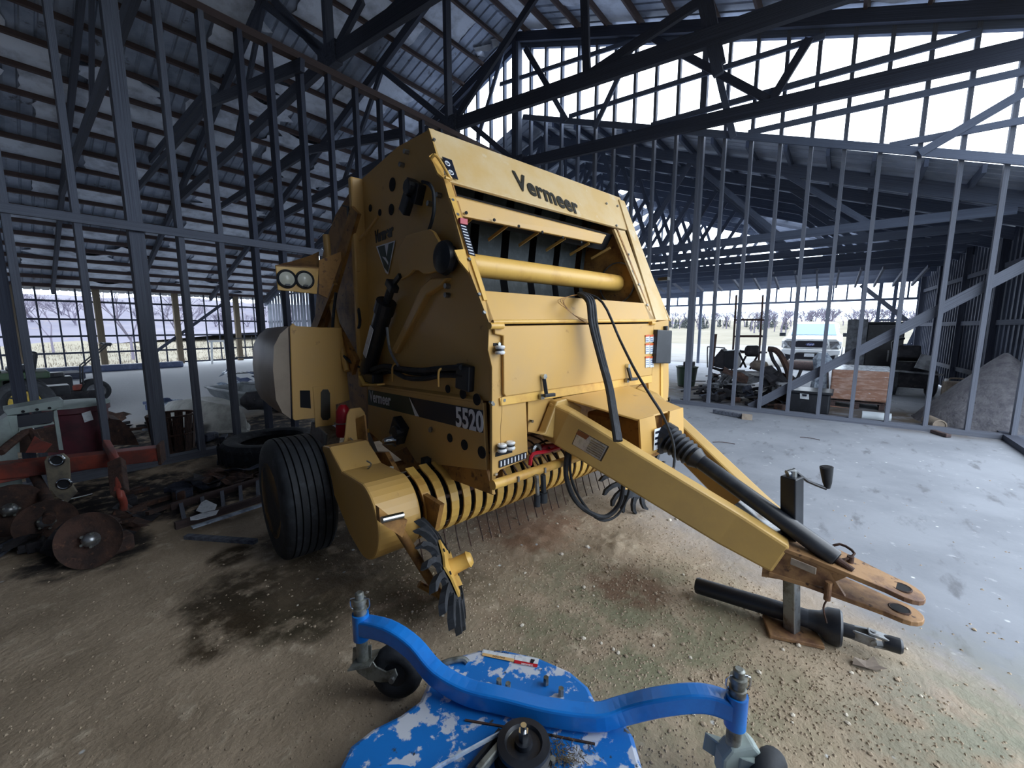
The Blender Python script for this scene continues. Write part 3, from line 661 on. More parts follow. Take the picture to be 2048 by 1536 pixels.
# ---- rear side shield facing forward and the pale dome behind it
XS = -1.75
shp = [LX(*p, XS) for p in ((580, 653), (586, 646), (592, 652), (640, 655), (683, 655), (700, 800), (655, 815), (640, 835), (590, 841), (586, 838))]
plate('fender_shield', shp, V3(-0.02, 0, 0), 'yellow', B, bevel=.004)
plate('shield_opening', [LX(*p, XS + .004) for p in ((600, 781), (620, 781), (622, 817), (601, 815))], V3(-.004, 0, 0), 'dark', B)
slot = MB(); c0 = LX(650, 790, XS + .005)
plate('shield_opening', [LX(*p, XS + .012) for p in ((642, 785), (646, 779), (656, 779), (660, 786), (661, 835), (656, 840), (646, 840), (642, 833))], V3(-.004, 0, 0), 'letter_black', B)
MB().box(LX(650, 812, XS + .0) + V3(.0, 0, 0), (0.012, .17, .33)).build('shield_tab', 'yellow', B, bevel=.004)
dm = MB(); dn = []
prof = [((578, 652), 0), ((560, 668), .02), ((548, 692), .05), ((546, 740), .06), ((552, 800), .05), ((565, 826), .03), ((582, 838), 0)]
ro = [LX(*p, XS - .03) for p, d in prof]
vs = []
for k, (x_, yo) in enumerate(((XS - .03, 0), (-2.1, -.015), (-2.5, .0), (-2.8, .1))):
    for p in ro: vs.append(V3(x_, p.y + yo, p.z * (1 - .03 * k) + .04 * k))
n = len(ro); fs = [(j * n + i, j * n + i + 1, (j + 1) * n + i + 1, (j + 1) * n + i) for j in range(3) for i in range(n - 1)]
M['tan_cover'] = mat('pale_tan_fender', (150, 134, 116), .4, 0, (132, 116, 100), 3, .4, .65)
MB().add(vs, fs + [tuple(range(n))]).build('fender_cover', 'tan_cover', B, smooth=True)
# rear lamp box
lp = [LX(*p, XS) for p in ((551, 530), (638, 535), (634, 588), (556, 580))]
lb_ = MB().prism(lp, V3(-.02, 0, 0)); bx0 = lb_.build('lamp_box', 'yellow_bright', B, bevel=.004)
plate('lamp_box_top', [lp[0], lp[1], lp[1] + V3(-.35, .12, .18), lp[0] + V3(-.35, .30, .12)], V3(0, 0, -.01), 'yellow_worn', B)
plate('lamp_box_side', [LX(638, 520, XS), LX(638, 588, XS), LX(655, 596, XS), LX(668, 560, XS), LX(690, 500, XS)], V3(-.02, 0, 0), 'yellow_worn', B)
for px, py in ((573, 558), (609, 560)):
    c = LX(px, py, XS)
    lr = MB().torus(c + V3(.008, 0, 0), (1, 0, 0), .060, .010, 28, 8).build('lamp_rim', 'black', B, smooth=True)
    MB().lathe(c, (1, 0, 0), [(0, .055), (.012, .054), (.024, .035), (.03, .012)], 24).build('round_lamp', 'lamp', B, smooth=True)
    MB().box(c + V3(.03, 0, -.045), (.006, .03, .014)).build('lamp_clip', 'black', B)

# ---- hydraulic cylinder, hoses and shelf
a = LY(735, 742, RS - .06); b_ = LY(769, 618, RS - .06); e = LY(784, 572, RS - .06)
dr = (b_ - a).normalized()
cy = MB().cyl(a, b_, .062, n=20).build('hydraulic_cylinder', 'black', B, smooth=True)
MB().cyl(b_ - dr * .03, b_ + dr * .06, .072, n=16).build('gland', 'black', B)
MB().cyl(b_, e, .028, n=12).build('cylinder_rod', 'black', B)
MB().box(e, (.10, .06, .05), (0, .7, 0)).build('clevis', 'black', B, bevel=.006)
MB().bar(e + V3(.0, 0, 0), e + V3(.12, 0, .06), .02, .03).build('clevis_pin', 'black', B)
k0 = a + dr * .16 + V3(.02, -.066, 0)
MB().bar(k0, k0 + dr * .26, .006, .055, up=V3(1, 0, 0)).build('cylinder_label', 'label_white', B)
MB().box(a + V3(.0, 0, -.03), (.10, .08, .10), (0, .4, 0)).build('cylinder_foot', 'black', B, bevel=.008)
MB().tube([LY(774, 655, RS - .08), LY(780, 700, RS - .08), LY(798, 733, RS - .07)], .010, 6).build('hose_whip', 'steel', B, smooth=True)
for i, (dy, dz) in enumerate(((0, 0), (.03, .02), (-.02, .035), (.05, .0))):
    o_ = V3(0, dy, dz)
    MB().tube([LY(748, 748, RS - .05) + o_, LY(775, 737 + i * 2, RS - .04) + o_, LY(810, 755 - i * 4, RS - .03) + o_, LY(850, 757 - i * 3, RS - .03) + o_, LY(885, 750 - i, RS - .02) + o_, LY(928, 752 - i * 3, RS - .01) + o_], .017, 8).build('hydraulic_hose', 'rubber', B, smooth=True)
MB().box(LY(930, 755, RS + .0), (.13, .05, .15), (0, 0.1, 0)).build('hose_block', 'black', B, bevel=.01)
for px, py in ((785, 745), (877, 755)):
    MB().tube([LY(px, py + 18, RS - .06), LY(px, py - 8, RS - .07), LY(px + 4, py - 17, RS - .06), LY(px + 14, py - 18, RS - .02)], .007, 6).build('hose_guide', 'yellow_bright', B, smooth=True)
MB().strip([LY(724, 752, RS - .1), LY(733, 769, RS - .1), LY(762, 769, RS - .1)], .06, .012).build('hose_tray', 'yellow_bright', B)
MB().box(LY(748, 756, RS - .06), (.15, .09, .07)).build('valve_block', 'black', B, bevel=.01)

# ---- drive coupler behind the shield notch, extinguisher, bracket
g = LY(797, 868, RS - .03)
MB().box(g + V3(.01, 0, .03), (.14, .07, .16), (0, .55, 0)).cyl(g + V3(.05, -.06, .03), g + V3(.05, 0, .03), .05, n=12).build('drive_coupler', 'black', B, bevel=.008)
MB().lathe(g + V3(-.02, 0, -.04), (0, -1, 0), [(0, .05), (.03, .055), (.05, .035), (.09, .03), (.11, .018)], 18).build('coupler_shaft', 'chrome', B, smooth=True)
e0 = LX(686, 873, -1.5); e1 = LX(686, 818, -1.5)
MB().lathe(e0, e1 - e0, [(0, .045), (.02, .052), (.2, .052), (.235, .035), (.25, .02)], 20).build('red_canister', 'red', B, smooth=True, label='red canister')
MB().torus(e0 + V3(0, 0, .11), (0, 0, 1), .054, .005, 20, 6).build('canister_strap', 'steel', B)
br = [LX(*p, -1.3) for p in ((694, 830), (700, 818), (722, 815), (730, 825), (737, 905), (684, 908), (690, 870))]
plate('mounting_bracket', br, V3(-.015, 0, 0), 'yellow', B, bevel=.006)
plate('bracket_web', [LX(712, 838, -1.29), LX(728, 830, -1.2), LX(736, 905, -1.2), LX(718, 900, -1.29)], V3(.0, .012, 0), 'yellow_worn', B)
MB().tube([LX(700, 876, -1.27), LX(718, 890, -1.27), LX(736, 893, -1.25)], .006, 6).build('clip_wire', 'steel', B)
MB().bar(LY(733, 858, RS - .03), LY(738, 905, RS - .03), .03, .03).build('bracket_post', 'yellow_bright', B)

# ---- pick-up: end housings, stripper bands, tines, wind guard
PC = V3(-0.575, 0, 0.49); PR = .215
def pickup_end(y0, y1):
    pts = []
    for k in range(19):
        t = radians(80 - 180 * k / 18); pts.append((PC.x + cos(t) * PR * 1.08, PC.z + sin(t) * PR * 1.08))
    pts += [(-0.78, 0.32), (-1.02, 0.50), (-1.22, 0.68), (-1.20, 0.80), (-1.06, 0.82), (-0.85, 0.71)]
    MB().prism([V3(x, y0, z) for x, z in pts], V3(0, y1 - y0, 0)).build('pickup_end_housing', 'yellow', B, bevel=.012)
pickup_end(-1.50, -1.235); pickup_end(1.235, 1.50)
nb = 26; y0 = -1.17; y1 = 1.17
for k in range(nb):
    y = y0 + (y1 - y0) * k / (nb - 1); vs = []; wd = .028
    arc = [(PC.x - .02, PC.z + PR + .02)] + [(PC.x + cos(radians(78 - 165 * i / 12)) * PR, PC.z + sin(radians(78 - 165 * i / 12)) * PR) for i in range(13)]
    for (x_, z_) in arc: vs += [(x_, y - wd, z_), (x_, y + wd, z_)]
    for i, (x_, z_) in enumerate(arc):
        dx, dz = PC.x - x_, PC.z - z_; l = sqrt(dx * dx + dz * dz); vs += [(x_ + dx / l * .012, y - wd, z_ + dz / l * .012), (x_ + dx / l * .012, y + wd, z_ + dz / l * .012)]
    n = len(arc); N2 = 2 * n
    fs = []
    for i in range(n - 1):
        a0, a1, b0, b1 = 2 * i, 2 * i + 1, 2 * i + 2, 2 * i + 3
        fs += [(a0, a1, b1, b0), (N2 + a0, N2 + b0, N2 + b1, N2 + a1), (a0, b0, N2 + b0, N2 + a0), (a1, N2 + a1, N2 + b1, b1)]
    fs += [(0, N2, N2 + 1, 1), (N2 - 2, N2 - 1, 2 * N2 - 1, 2 * N2 - 2)]
    MB().add(vs, fs).build('stripper_band', 'yellow_bright', B)
MB().cyl(V3(PC.x, -1.2, PC.z), V3(PC.x, 1.2, PC.z), .17, n=20).build('pickup_reel', 'dark', B)
for a_ in (20, 110, 200, 290):
    MB().cyl(V3(PC.x + cos(radians(a_)) * .19, -1.2, PC.z + sin(radians(a_)) * .19), V3(PC.x + cos(radians(a_)) * .19, 1.2, PC.z + sin(radians(a_)) * .19), .014, n=8).build('tine_bar', 'rust', B)
for k in range(nb - 1):
    y = y0 + (y1 - y0) * (k + .5) / (nb - 1)
    jj = rnd.uniform(-.01, .01)
    MB().tube([V3(PC.x - .02, y, PC.z - .19), V3(PC.x + .02, y + jj, PC.z - .32), V3(PC.x + .06, y + jj, PC.z - .42)], .0045, 5).build('tine', 'rust', B)
wg0 = LX(985, 970, .04); wg1 = V3(.04, 0.95, wg0.z)
MB().cyl(wg0, wg1, .028, n=14).build('wind_guard_tube', 'yellow_bright', B, smooth=True)
for k in range(9):
    y = -.85 + k * .22; MB().box(V3(.07, y, wg0.z), (.012, .012, .03)).build('guard_bolt', 'steel', B)
for k in range(22):
    y = -.9 + k * .086
    MB().tube([V3(.03, y, wg0.z + .02), V3(-.12, y, wg0.z + .12), V3(-.35, y, wg0.z + .13), V3(-.6, y, wg0.z + .16)], .006, 5).build('guard_wire', 'rust', B)
for k in range(3):
    MB().tube([V3(-.08 - .14 * k, -.93 + .0 * k, wg0.z + .10 + .015 * k)] + [V3(-.08 - .14 * k, -.93 + .155 * j, wg0.z + .10 + .02 * (j % 2) + .015 * k) for j in range(1, 13)], .007, 5, smooth=0).build('guard_cross_wire', 'rust', B)
MB().prism([LX(1075, 905, -.05), LX(1090, 890, -.05), LX(1150, 865 + 20, -.05), LX(1100, 905, -.05)], V3(-.03, 0, 0)).build('twine_arm', 'red', B, label='red plastic guide arm')
MB().tube([LX(1060, 930, .02), LX(1066, 908, .02), LX(1098, 902, .0), LX(1150, 885, -.02)], .012, 6).build('twine_arm', 'red', B, smooth=True, label='red guide arm')
MB().torus(LX(1073, 900, -.06), (1, 0, 0), .03, .014, 16, 6).build('guide_roller', 'steel', B)
MB().prism([LX(1040, 925, -.25), LX(1200, 880, -.25), LX(1200, 800, -.25), LX(1040, 820, -.25)], V3(-.02, 0, 0)).build('inner_back_plate', 'yellow_worn', B)
# tapered plough shield on the far side of the pick-up
plate('pickup_shield', [LY(1135, 945, .55), LY(1185, 945, .55), LY(1180, 920, .55), LY(1140, 915, .55)], V3(0, .02, 0), 'yellow_worn', B)
MB().box(LY(858, 945, RS + .0) + V3(0, .0, 0), (.05, .10, .22), (0, .1, 0)).build('rubber_flap', 'rubber', B)
MB().box(LY(785, 968, -1.15), (.10, .10, .12)).build('pickup_bearing', 'black', B, bevel=.01)
MB().cyl(LY(783, 945, -1.2), LY(783, 934, -1.2), .015, n=8).build('bearing_stud', 'white', B)
MB().prism([LY(*p, -1.19) for p in ((733, 905), (770, 905), (800, 960), (880, 1010), (870, 1060), (825, 1080), (800, 1010), (750, 960))], V3(0, .03, 0)).build('pickup_inner_plate', 'yellow_worn', B)
MB().bar(LY(736, 868, -1.1), LY(760, 925, -1.16), .025, .025).build('pickup_link', 'steel', B)
MB().cyl(LY(738, 935, -1.33) , LY(745, 952, -1.33), .022, n=10).build('hitch_pin', 'steel', B)
MB().tube([LY(720, 935, -1.36), LY(735, 938, -1.36), LY(742, 928, -1.36), LY(734, 922, -1.36)], .005, 5).build('pin_clip', 'steel', B)

# ---- gathering wheels with their arms
def rake(c, axis, r, parent_label, arm):
    R_ = align(V3(0, 0, 0), axis.normalized()); n = 22
    n = 17; an = axis.normalized()
    MB().lathe(c, axis, [(-.012, r * .60), (.012, r * .60)], 42).build('gathering_wheel', 'rubber', B)
    for i in range(n):
        fa = []
        for (da, rr) in ((0, .56), (.10, .76), (.34, .93), (.66, 1.02), (.70, .97), (.52, .86), (.42, .74), (.46, .64), (.74, .56)):
            a_ = 2 * pi * (i + da) / n; bend = -.14 * r * max(0, (rr - .56) / .46) ** 1.4
            fa.append(c + R_ @ V3(bend - .012, cos(a_) * rr * r, sin(a_) * rr * r))
        MB().prism(fa, an * .034).build('wheel_finger', 'rubber', B)
    pl = MB(); k = 5; pp = []
    for i in range(2 * k):
        a_ = pi * i / k; rr = (.52 if i % 2 == 0 else .34) * r; pp.append(c + R_ @ V3(.02, cos(a_) * rr, sin(a_) * rr))
    MB().prism(pp, axis.normalized() * .012).build('wheel_disc', 'yellow_bright', B)
    MB().lathe(c, axis, [(0, .05), (.03, .05), (.05, .042), (.12, .04), (.13, .045), (.15, .03)], 18).build('wheel_hub', 'yellow_bright', B, smooth=True)
    for i in range(5):
        a_ = 2 * pi * i / 5 + .3; q = c + R_ @ V3(.032, cos(a_) * .36 * r, sin(a_) * .36 * r); MB().cyl(q, q + axis.normalized() * .006, .010, n=8).build('disc_bolt', 'dark', B)
    MB().tube(arm, .026, 10, smooth=4).build('wheel_arm', 'yellow_worn', B, smooth=True)
c1 = V3(0.05, -1.27, .30)
cdirect = bl(G(893, 1140, .285)); c1 = V3(cdirect.x, cdirect.y, .285)
vw = (bl(CP) - c1).normalized(); ir = vw.cross(V3(0, 0, -1)).normalized(); iu = ir.cross(-vw).normalized(); iu = iu if iu.z > 0 else -iu
rake(c1, (ir * cos(radians(20)) + iu * sin(radians(20))) * cos(radians(11)) + vw * sin(radians(11)), .31, "", [LX(786, 1040, -.26), LX(800, 1062, -.24), bl(onpl(884, 1192, BF + BX * (c1.x - .16), BX)), c1 - vw * .03])
e_ = bl(onpl(884, 1192, BF + BX * (c1.x - .16), BX)); MB().cyl(e_, bl(onpl(838, 1168, BF + BX * (c1.x - .22), BX)), .020, n=10).build('arm_peg', 'yellow_worn', B)
hb = LX(790, 1035, -.16)
MB().prism([LX(760, 1045, -.17), LX(758, 1015, -.17), LX(790, 1040, -.17), LX(815, 1040, -.17), LX(805, 1075, -.17)], V3(-.04, 0, 0)).build('arm_bracket', 'yellow_worn', B)
MB().cyl(LX(764, 1040, -.13), LX(806, 1030, -.13), .017, n=12).build('arm_pivot', 'chrome', B, smooth=True)
c2 = bl(onpl(1272, 950, BF + BX * -.12, BX)); c2 = V3(-.12, c2.y, c2.z)
rake(c2, V3(1.0, -.45, .22), .335, '', [V3(-.35, 1.15, .6), V3(-.35, .9, .5), c2 + V3(-.2, .1, .05), c2 + V3(-.03, 0, 0)])

# ---- front lower body: columns, door, sill
X0 = 0.0
def fp(pts, x=X0): return [LX(*p, x) for p in pts]
col = fp(((978, 645), (989, 645), (1003, 665), (1008, 668), (1010, 790), (1052, 800), (1056, 908), (1050, 920), (1000, 940), (992, 951), (990, 990), (984, 988), (984, 735), (976, 700)))
plate('front_column', col, V3(-.02, 0, 0), 'yellow', B, bevel=.003)
plate('front_lower_panel', fp(((1008, 800), (1095, 790), (1110, 800), (1100, 868), (1056, 864), (1056, 800)), -.012), V3(-.02, 0, 0), 'yellow', B)
plate('front_rail', fp(((1000, 797), (1010, 793), (1112, 776), (1304, 750), (1304, 765), (1114, 795), (1002, 812)), .012), V3(-.03, 0, 0), 'yellow_bright', B, bevel=.004)
door = fp(((989, 652), (1308, 647), (1304, 750), (1110, 778), (1012, 793), (1008, 788), (1007, 672), (990, 668)), .022)
plate('front_door', door, V3(-.02, 0, 0), 'yellow', B, bevel=.005)
for px, py, qx, qy in ((1088, 757, 1093, 790), (1256, 735, 1262, 758)):
    a = LX(px, py, .04); b_ = LX(qx, qy, .05)
    lt = MB().bar(a, b_, .018, .022).bar(b_ + V3(.01, -.03, .0), b_ + V3(.02, .05, -.0), .02, .02); lt.build('door_latch', 'black', B, bevel=.003)
    MB().cyl(a + V3(-.02, 0, .012), a + V3(.012, 0, .012), .016, n=8).build('latch_bolt', 'chrome', B)
    MB().box(b_ + V3(-.02, -.02, -.01), (.02, .03, .03)).build('latch_catch', 'steel', B)
h0 = LX(985, 644, .03); h1 = LX(1310, 641, .03)
MB().cyl(h0, h1, .012, n=10).build('door_hinge_rod', 'yellow_bright', B, smooth=True)
for p in (h0, h1):
    MB().cyl(p + V3(0, -.02, -.02), p + V3(0, .07 if p is h0 else -.07, -.02), .018, n=10).build('hinge_knuckle', 'yellow_bright', B, smooth=True)
plate('front_column', fp(((1308, 645), (1336, 640), (1338, 770), (1334, 838), (1316, 830), (1300, 800), (1296, 758), (1304, 752))), V3(-.02, 0, 0), 'yellow', B, bevel=.003)
plate('column_edge', fp(((1322, 720), (1326, 720), (1326, 838), (1322, 836)), .01), V3(-.02, 0, 0), 'yellow_bright', B)
plate('front_lower_panel', fp(((1240, 775), (1294, 766), (1300, 800), (1290, 830), (1262, 815), (1240, 800)), -.02), V3(-.02, 0, 0), 'yellow', B)
plate('panel_opening', fp(((1276, 774), (1292, 764), (1296, 812), (1280, 810)), -.008), V3(-.005, 0, 0), 'yellow_worn', B)
# slots, twine rollers and twine
for q in (((987, 686), (1003, 686), (1003, 692), (987, 692)), ((992, 905), (1024, 897), (1025, 905), (991, 914))):
    plate('column_slot', fp(q, .003), V3(-.005, 0, 0), 'dark', B)
for px, py in ((1000, 700), (1004, 896), (1021, 891)):
    c = LX(px, py, .03)
    MB().lathe(c + V3(0, 0, -.022), (0, 0, 1), [(0, .024), (.008, .028), (.014, .026), (.02, .018), (.026, .018), (.032, .026), (.038, .028), (.046, .022)], 18).build('twine_roller', 'white', B, smooth=True)
    MB().torus(c + V3(0, 0, .001), (0, 0, 1), .021, .004, 16, 6).build('roller_groove', 'black', B)
MB().tube([LX(1001, 703, .05), LX(1002, 780, .05), LX(1004, 820, .05), LX(1001, 860, .05), LX(1002, 890, .05)], .0018, 4).build('twine', 'yellow_worn', B)
def gauge(p0, p1, hh, n, x, horizontal):
    a = LX(*p0, x); b_ = LX(*p1, x); d = b_ - a
    up_ = V3(0, 0, 1) if horizontal else V3(0, 1, 0)
    MB().prism([a, b_, b_ + up_ * hh, a + up_ * hh], V3(.002, 0, 0)).build('gauge_decal', 'decal_black', B)
    for k in range(n):
        c = a + d * ((k + .5) / n); s = d * (.16 / n)
        MB().prism([c - s + up_ * hh * .14, c + s + up_ * hh * .14, c + s + up_ * hh * .86, c - s + up_ * hh * .86], V3(.004, 0, 0)).build('gauge_mark', 'decal_white', B)
gauge((998, 936), (1053, 917), .042, 8, .004, True)
# bolts on the front edges
for (px, py) in ((996, 688), (984, 808), (982, 805), (990, 948), (1006, 800), (1062, 842)):
    c = LX(px, py, .0); MB().cyl(c + V3(-.01, 0, 0), c + V3(.014, 0, 0), .010, n=6).build('bolt', 'chrome', B)

# ---- slanted upper front
SN = Vector((1.14, 0, .56)).normalized(); SO = V3(0, 0, 1.63)
NW = (BX * SN.x + Vector((0, 0, SN.z)))
def U(x, y, lift=0.0):
    o = BF + BX * SO.x + Vector((0, 0, SO.z)) + NW * lift
    return bl(onpl(x, y, o, NW))
def up_(pts, l=0.0): return [U(*p, l) for p in pts]
dS = -SN * .02
plate('header_panel', up_(((857, 255), (1240, 395), (1262, 462), (900, 363), (889, 345))), dS, 'yellow_dusty', B, bevel=.004)
plate('sill_panel', up_(((966, 581), (1288, 606), (1310, 640), (978, 645))), dS, 'yellow', B, bevel=.003)
plate('side_strip', up_(((857, 255), (889, 345), (901, 370), (966, 581), (987, 640), (978, 645), (938, 540), (890, 365))), dS, 'yellow', B)
plate('side_strip', up_(((900, 395), (910, 395), (975, 600), (968, 600)), .01), dS, 'yellow_bright', B)
plate('slant_panel', up_(((1228, 458), (1250, 462), (1312, 640), (1300, 640), (1288, 606))), dS, 'yellow_dusty', B)
plate('slant_panel', up_(((1238, 398), (1249, 402), (1338, 640), (1312, 640)), .012), dS, 'yellow_dusty', B, bevel=.003)
plate('slant_edge', [V3(-.565, LS, 2.77), V3(-.02, LS, 1.655), V3(-.12, LS + .02, 1.655), V3(-.665, LS + .02, 2.77)], V3(0, .015, 0), 'yellow_dusty', B)
plate('strip_bracket', up_(((909, 500), (930, 498), (938, 545), (918, 520)), .015), -SN * .01, 'yellow_bright', B)
for (px, py) in ((867, 281), (888, 348), (904, 402), (914, 431), (937, 520), (957, 590), (967, 626), (1212, 408), (1234, 413), (1232, 452), (1256, 510), (1277, 570), (1293, 611)):
    c = U(px, py); MB().cyl(c, c + SN * .012, .010, n=6).build('bolt', 'steel', B)
UR = (U(1152, 405, .01) - U(1035, 352, .01)).normalized()
text('lettering', 'Vermeer', 0.205, U(1031, 361, .006), UR, Vector((-.44, 0, .9)), 'letter_black', B, shear=-.02, offset=0.006, sx=0.80, space=1.07)
# gauge on the slanted strip
ga = U(917, 442, .012); gb = U(937, 509, .012); gd = gb - ga; gw = UR * .045
MB().prism([ga, gb, gb + gw, ga + gw], SN * .002).build('gauge_decal', 'decal_black', B)
for k in range(11):
    c = ga + gd * ((k + .5) / 11); s = gd * .014
    MB().prism([c - s + gw * .12, c + s + gw * .12, c + s + gw * .85, c - s + gw * .85], SN * .004).build('gauge_mark', 'decal_white', B)
MB().box(U(926, 443, .02), (.02, .05, .03)).build('gauge_pointer', 'red', B)
# latch, safety label
plate('latch_plate', up_(((858, 312), (866, 307), (880, 325), (889, 345), (886, 355), (875, 345), (866, 325)), .012), -SN * .012, 'yellow_bright', B)
MB().tube([U(862, 318, .02), U(869, 310, .05), U(878, 318, .05), U(897, 350, .04), U(902, 358, .03), U(890, 355, .03)], .009, 8).build('bent_latch', 'yellow_bright', B, smooth=True)
lab = up_(((884, 314), (903, 321), (916, 360), (897, 352)), .010)
plate('safety_label', lab, SN * .004, 'decal_black', B)
for (px, py) in ((895, 327), (902, 345)):
    c = U(px, py, .014)
    MB().torus(c, SN, .015, .0035, 16, 5).build('label_symbol', 'decal_white', B)
    MB().bar(c - UR * .008, c + UR * .012 + V3(-.003, 0, .008), .004, .004).build('label_symbol', 'decal_white', B)
# inner structure seen through the opening
MB().prism([V3(-.42, RS + .07, 2.38), V3(-.60, RS + .07, 2.45), V3(-.60, RS + .07, 2.30), V3(-.50, RS + .07, 2.26)], V3(0, LS - RS - .36, 0)).build('header_shadow_box', 'dark', B)  # dark box standing in for the shade behind the header
bz = [U(905, 392), U(912, 430)]
plate('cross_rail', [LX(905, 392, -.36), LX(1212, 470, -.40), LX(1204, 488, -.40), LX(913, 430, -.34)], V3(-.03, 0, 0), 'yellow', B, bevel=.004)
plate('cross_rail_top', [LX(905, 392, -.37), LX(1212, 470, -.41), LX(1200, 462, -.52), LX(905, 386, -.52)], V3(0, 0, -.01), 'yellow', B)
for k, px in enumerate((932, 988, 1037, 1084, 1125, 1162)):
    c = LX(px, 392 + (px - 905) * .254 + 27, -.335); MB().cyl(c, c + V3(.006, 0, 0), .010, n=8).build('rail_hole', 'dark', B)
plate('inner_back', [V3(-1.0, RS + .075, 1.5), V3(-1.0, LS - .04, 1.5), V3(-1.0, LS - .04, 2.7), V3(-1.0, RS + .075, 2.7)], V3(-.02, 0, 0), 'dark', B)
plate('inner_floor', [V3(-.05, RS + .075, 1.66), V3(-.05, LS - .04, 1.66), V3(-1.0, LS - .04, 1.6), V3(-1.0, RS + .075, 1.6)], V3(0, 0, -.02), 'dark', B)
for k in range(6):
    y = -.80 + k * .29
    vs = []; P = [(-.62, 2.62), (-.70, 2.3), (-.74, 2.0), (-.70, 1.8), (-.62, 1.62)]
    for (x_, z_) in P: vs += [(x_, y, z_), (x_, y + .215, z_)]
    MB().add(vs, [(2 * i, 2 * i + 1, 2 * i + 3, 2 * i + 2) for i in range(len(P) - 1)]).build('baler_belt', 'belt', B, smooth=True)
    MB().bar(V3(-.42, y + .02, 2.27), V3(-.60, y - .0, 2.20), .008, .02).build('belt_guide', 'yellow', B)
plate('inner_wall', [V3(-.02 - .36, .70, 2.42), V3(-.03, .70, 1.69), V3(-.95, .70, 1.69), V3(-.95, .70, 2.6)], V3(0, .02, 0), 'yellow_worn', B)
plate('inner_wall', [V3(-.40, RS + .05, 2.42), V3(-.10, RS + .05, 1.75), V3(-.95, RS + .05, 1.69), V3(-.95, RS + .05, 2.6)], V3(0, .01, 0), 'yellow_worn', B)
r0 = LX(930, 518, -.30); r1 = LX(1234, 562, -.42)
MB().cyl(V3(-.36, RS + .02, r0.z - .02), V3(-.36, .70, r0.z - .02), .068, n=28).build('front_roller', 'yellow_bright', B, smooth=True)
MB().torus(V3(-.36, .69, r0.z - .02), (0, 1, 0), .17, .006, 24, 6).build('roller_seal', 'steel', B)
# control box, warning stickers
cb = [LX(1316, 659, .06), LX(1345, 661, .06), LX(1342, 727, .06), LX(1312, 727, .06)]
MB().prism(cb, V3(-.10, 0, 0)).build('control_box', 'black', B, bevel=.008)
MB().cyl(LX(1331, 652, .01), LX(1331, 660, .01), .02, n=10).build('box_gland', 'black', B)
for r_, row in enumerate(((670, 685), (687, 708), (713, 735))):
    for c_, (xa, xb) in enumerate(((1291, 1299), (1300, 1307))):
        MB().prism([LX(xa, row[0], .026), LX(xb, row[0] - 1, .026), LX(xb, row[1] - 1, .026), LX(xa, row[1], .026)], V3(.002, 0, 0)).build('warning_sticker', 'label_white', B)
        MB().prism([LX(xa, row[0], .0285), LX(xb, row[0] - 1, .0285), LX(xb, row[0] + 3, .0285), LX(xa, row[0] + 4, .0285)], V3(.001, 0, 0)).build('sticker_band', 'label_orange', B)
        for j in range(3):
            zt = row[0] + 7 + j * 4
            if zt < row[1] - 2: MB().prism([LX(xa + 1.5, zt, .0285), LX(xb - 1.5, zt, .0285), LX(xb - 1.5, zt + 1.3, .0285), LX(xa + 1.5, zt + 1.3, .0285)], V3(.0008, 0, 0)).build('sticker_line', 'oval_blue', B)
MB().bar(LX(1318, 808, .02), LX(1340, 804, .06), .03, .025).bar(LX(1338, 795, .06), LX(1341, 813, .06), .015, .02).build('toggle_clamp', 'black', B)
MB().box(LX(1328, 558, -.35), (.10, .06, .03)).build('side_latch', 'black', B)
# dust streaks hanging from the header
# ---- drawbar: two box beams, gearbox cover, clevis
def beamtube(s):
    a = V3(-.02, s * .49, 1.03); m_ = V3(.10, s * .49, 1.00); e_ = V3(1.18, s * .10, .475)
    a.z += 0; P = [(a, .24), (m_, .235), (V3(.95, s * .17, .575), .205), (e_, .17)]
    vs = []; wd = .10
    for i, (p, h_) in enumerate(P):
        t = (P[min(i + 1, 3)][0] - P[max(i - 1, 0)][0]).normalized(); sd = V3(0, 0, 1).cross(t).normalized(); uu = t.cross(sd)
        for c_, d_ in ((-1, -1), (1, -1), (1, 1), (-1, 1)): vs.append(p + sd * (c_ * wd / 2) + uu * (d_ * h_ / 2))
    fs = [(j * 4 + i, j * 4 + (i + 1) % 4, (j + 1) * 4 + (i + 1) % 4, (j + 1) * 4 + i) for j in range(3) for i in range(4)] + [(3, 2, 1, 0), (12, 13, 14, 15)]
    return MB().add(vs, fs)
b1 = beamtube(-1).build('drawbar_beam', 'tongue', B, bevel=.014)
b2 = beamtube(1).build('drawbar_beam', 'tongue', B, bevel=.014)
plate('beam_gusset', fp(((1100, 800), (1118, 795), (1150, 812), (1130, 880), (1135, 895), (1095, 873), (1060, 864), (1076, 862))), V3(.06, 0, 0), 'tongue', B, bevel=.01)
# warning plate on the near beam
u0 = V3(.02, -.552, .0)
def Yb(px, py):   # outer face of the near beam
    n_ = V3(-.36, -1.0, 0).normalized(); pw = BF + BX * .10 + BY * (-.548); nw = (BX * n_.x + BY * n_.y)
    return bl(onpl(px, py, pw, nw))
dn_ = V3(-.36, -1.0, 0).normalized()
wp = [Yb(1158, 858), Yb(1220, 893), Yb(1204, 923), Yb(1145, 888)]
plate('beam_warning_label', [p + dn_ * .004 for p in wp], dn_ * .001, 'letter_black', B)
wc = sum(wp, V3(0, 0, 0)) / 4
plate('beam_warning_label', [wc + (p - wc) * .93 + dn_ * .006 for p in wp], dn_ * .001, 'label_white', B)
plate('label_band', [wp[0].lerp(wc, .07) + dn_ * .008, wp[0].lerp(wp[1], .42) + dn_ * .008, wp[0].lerp(wp[1], .36).lerp(wp[3].lerp(wp[2], .36), .3) + dn_ * .008, wp[0].lerp(wp[3], .3) + dn_ * .008], dn_ * .001, 'label_brown', B)
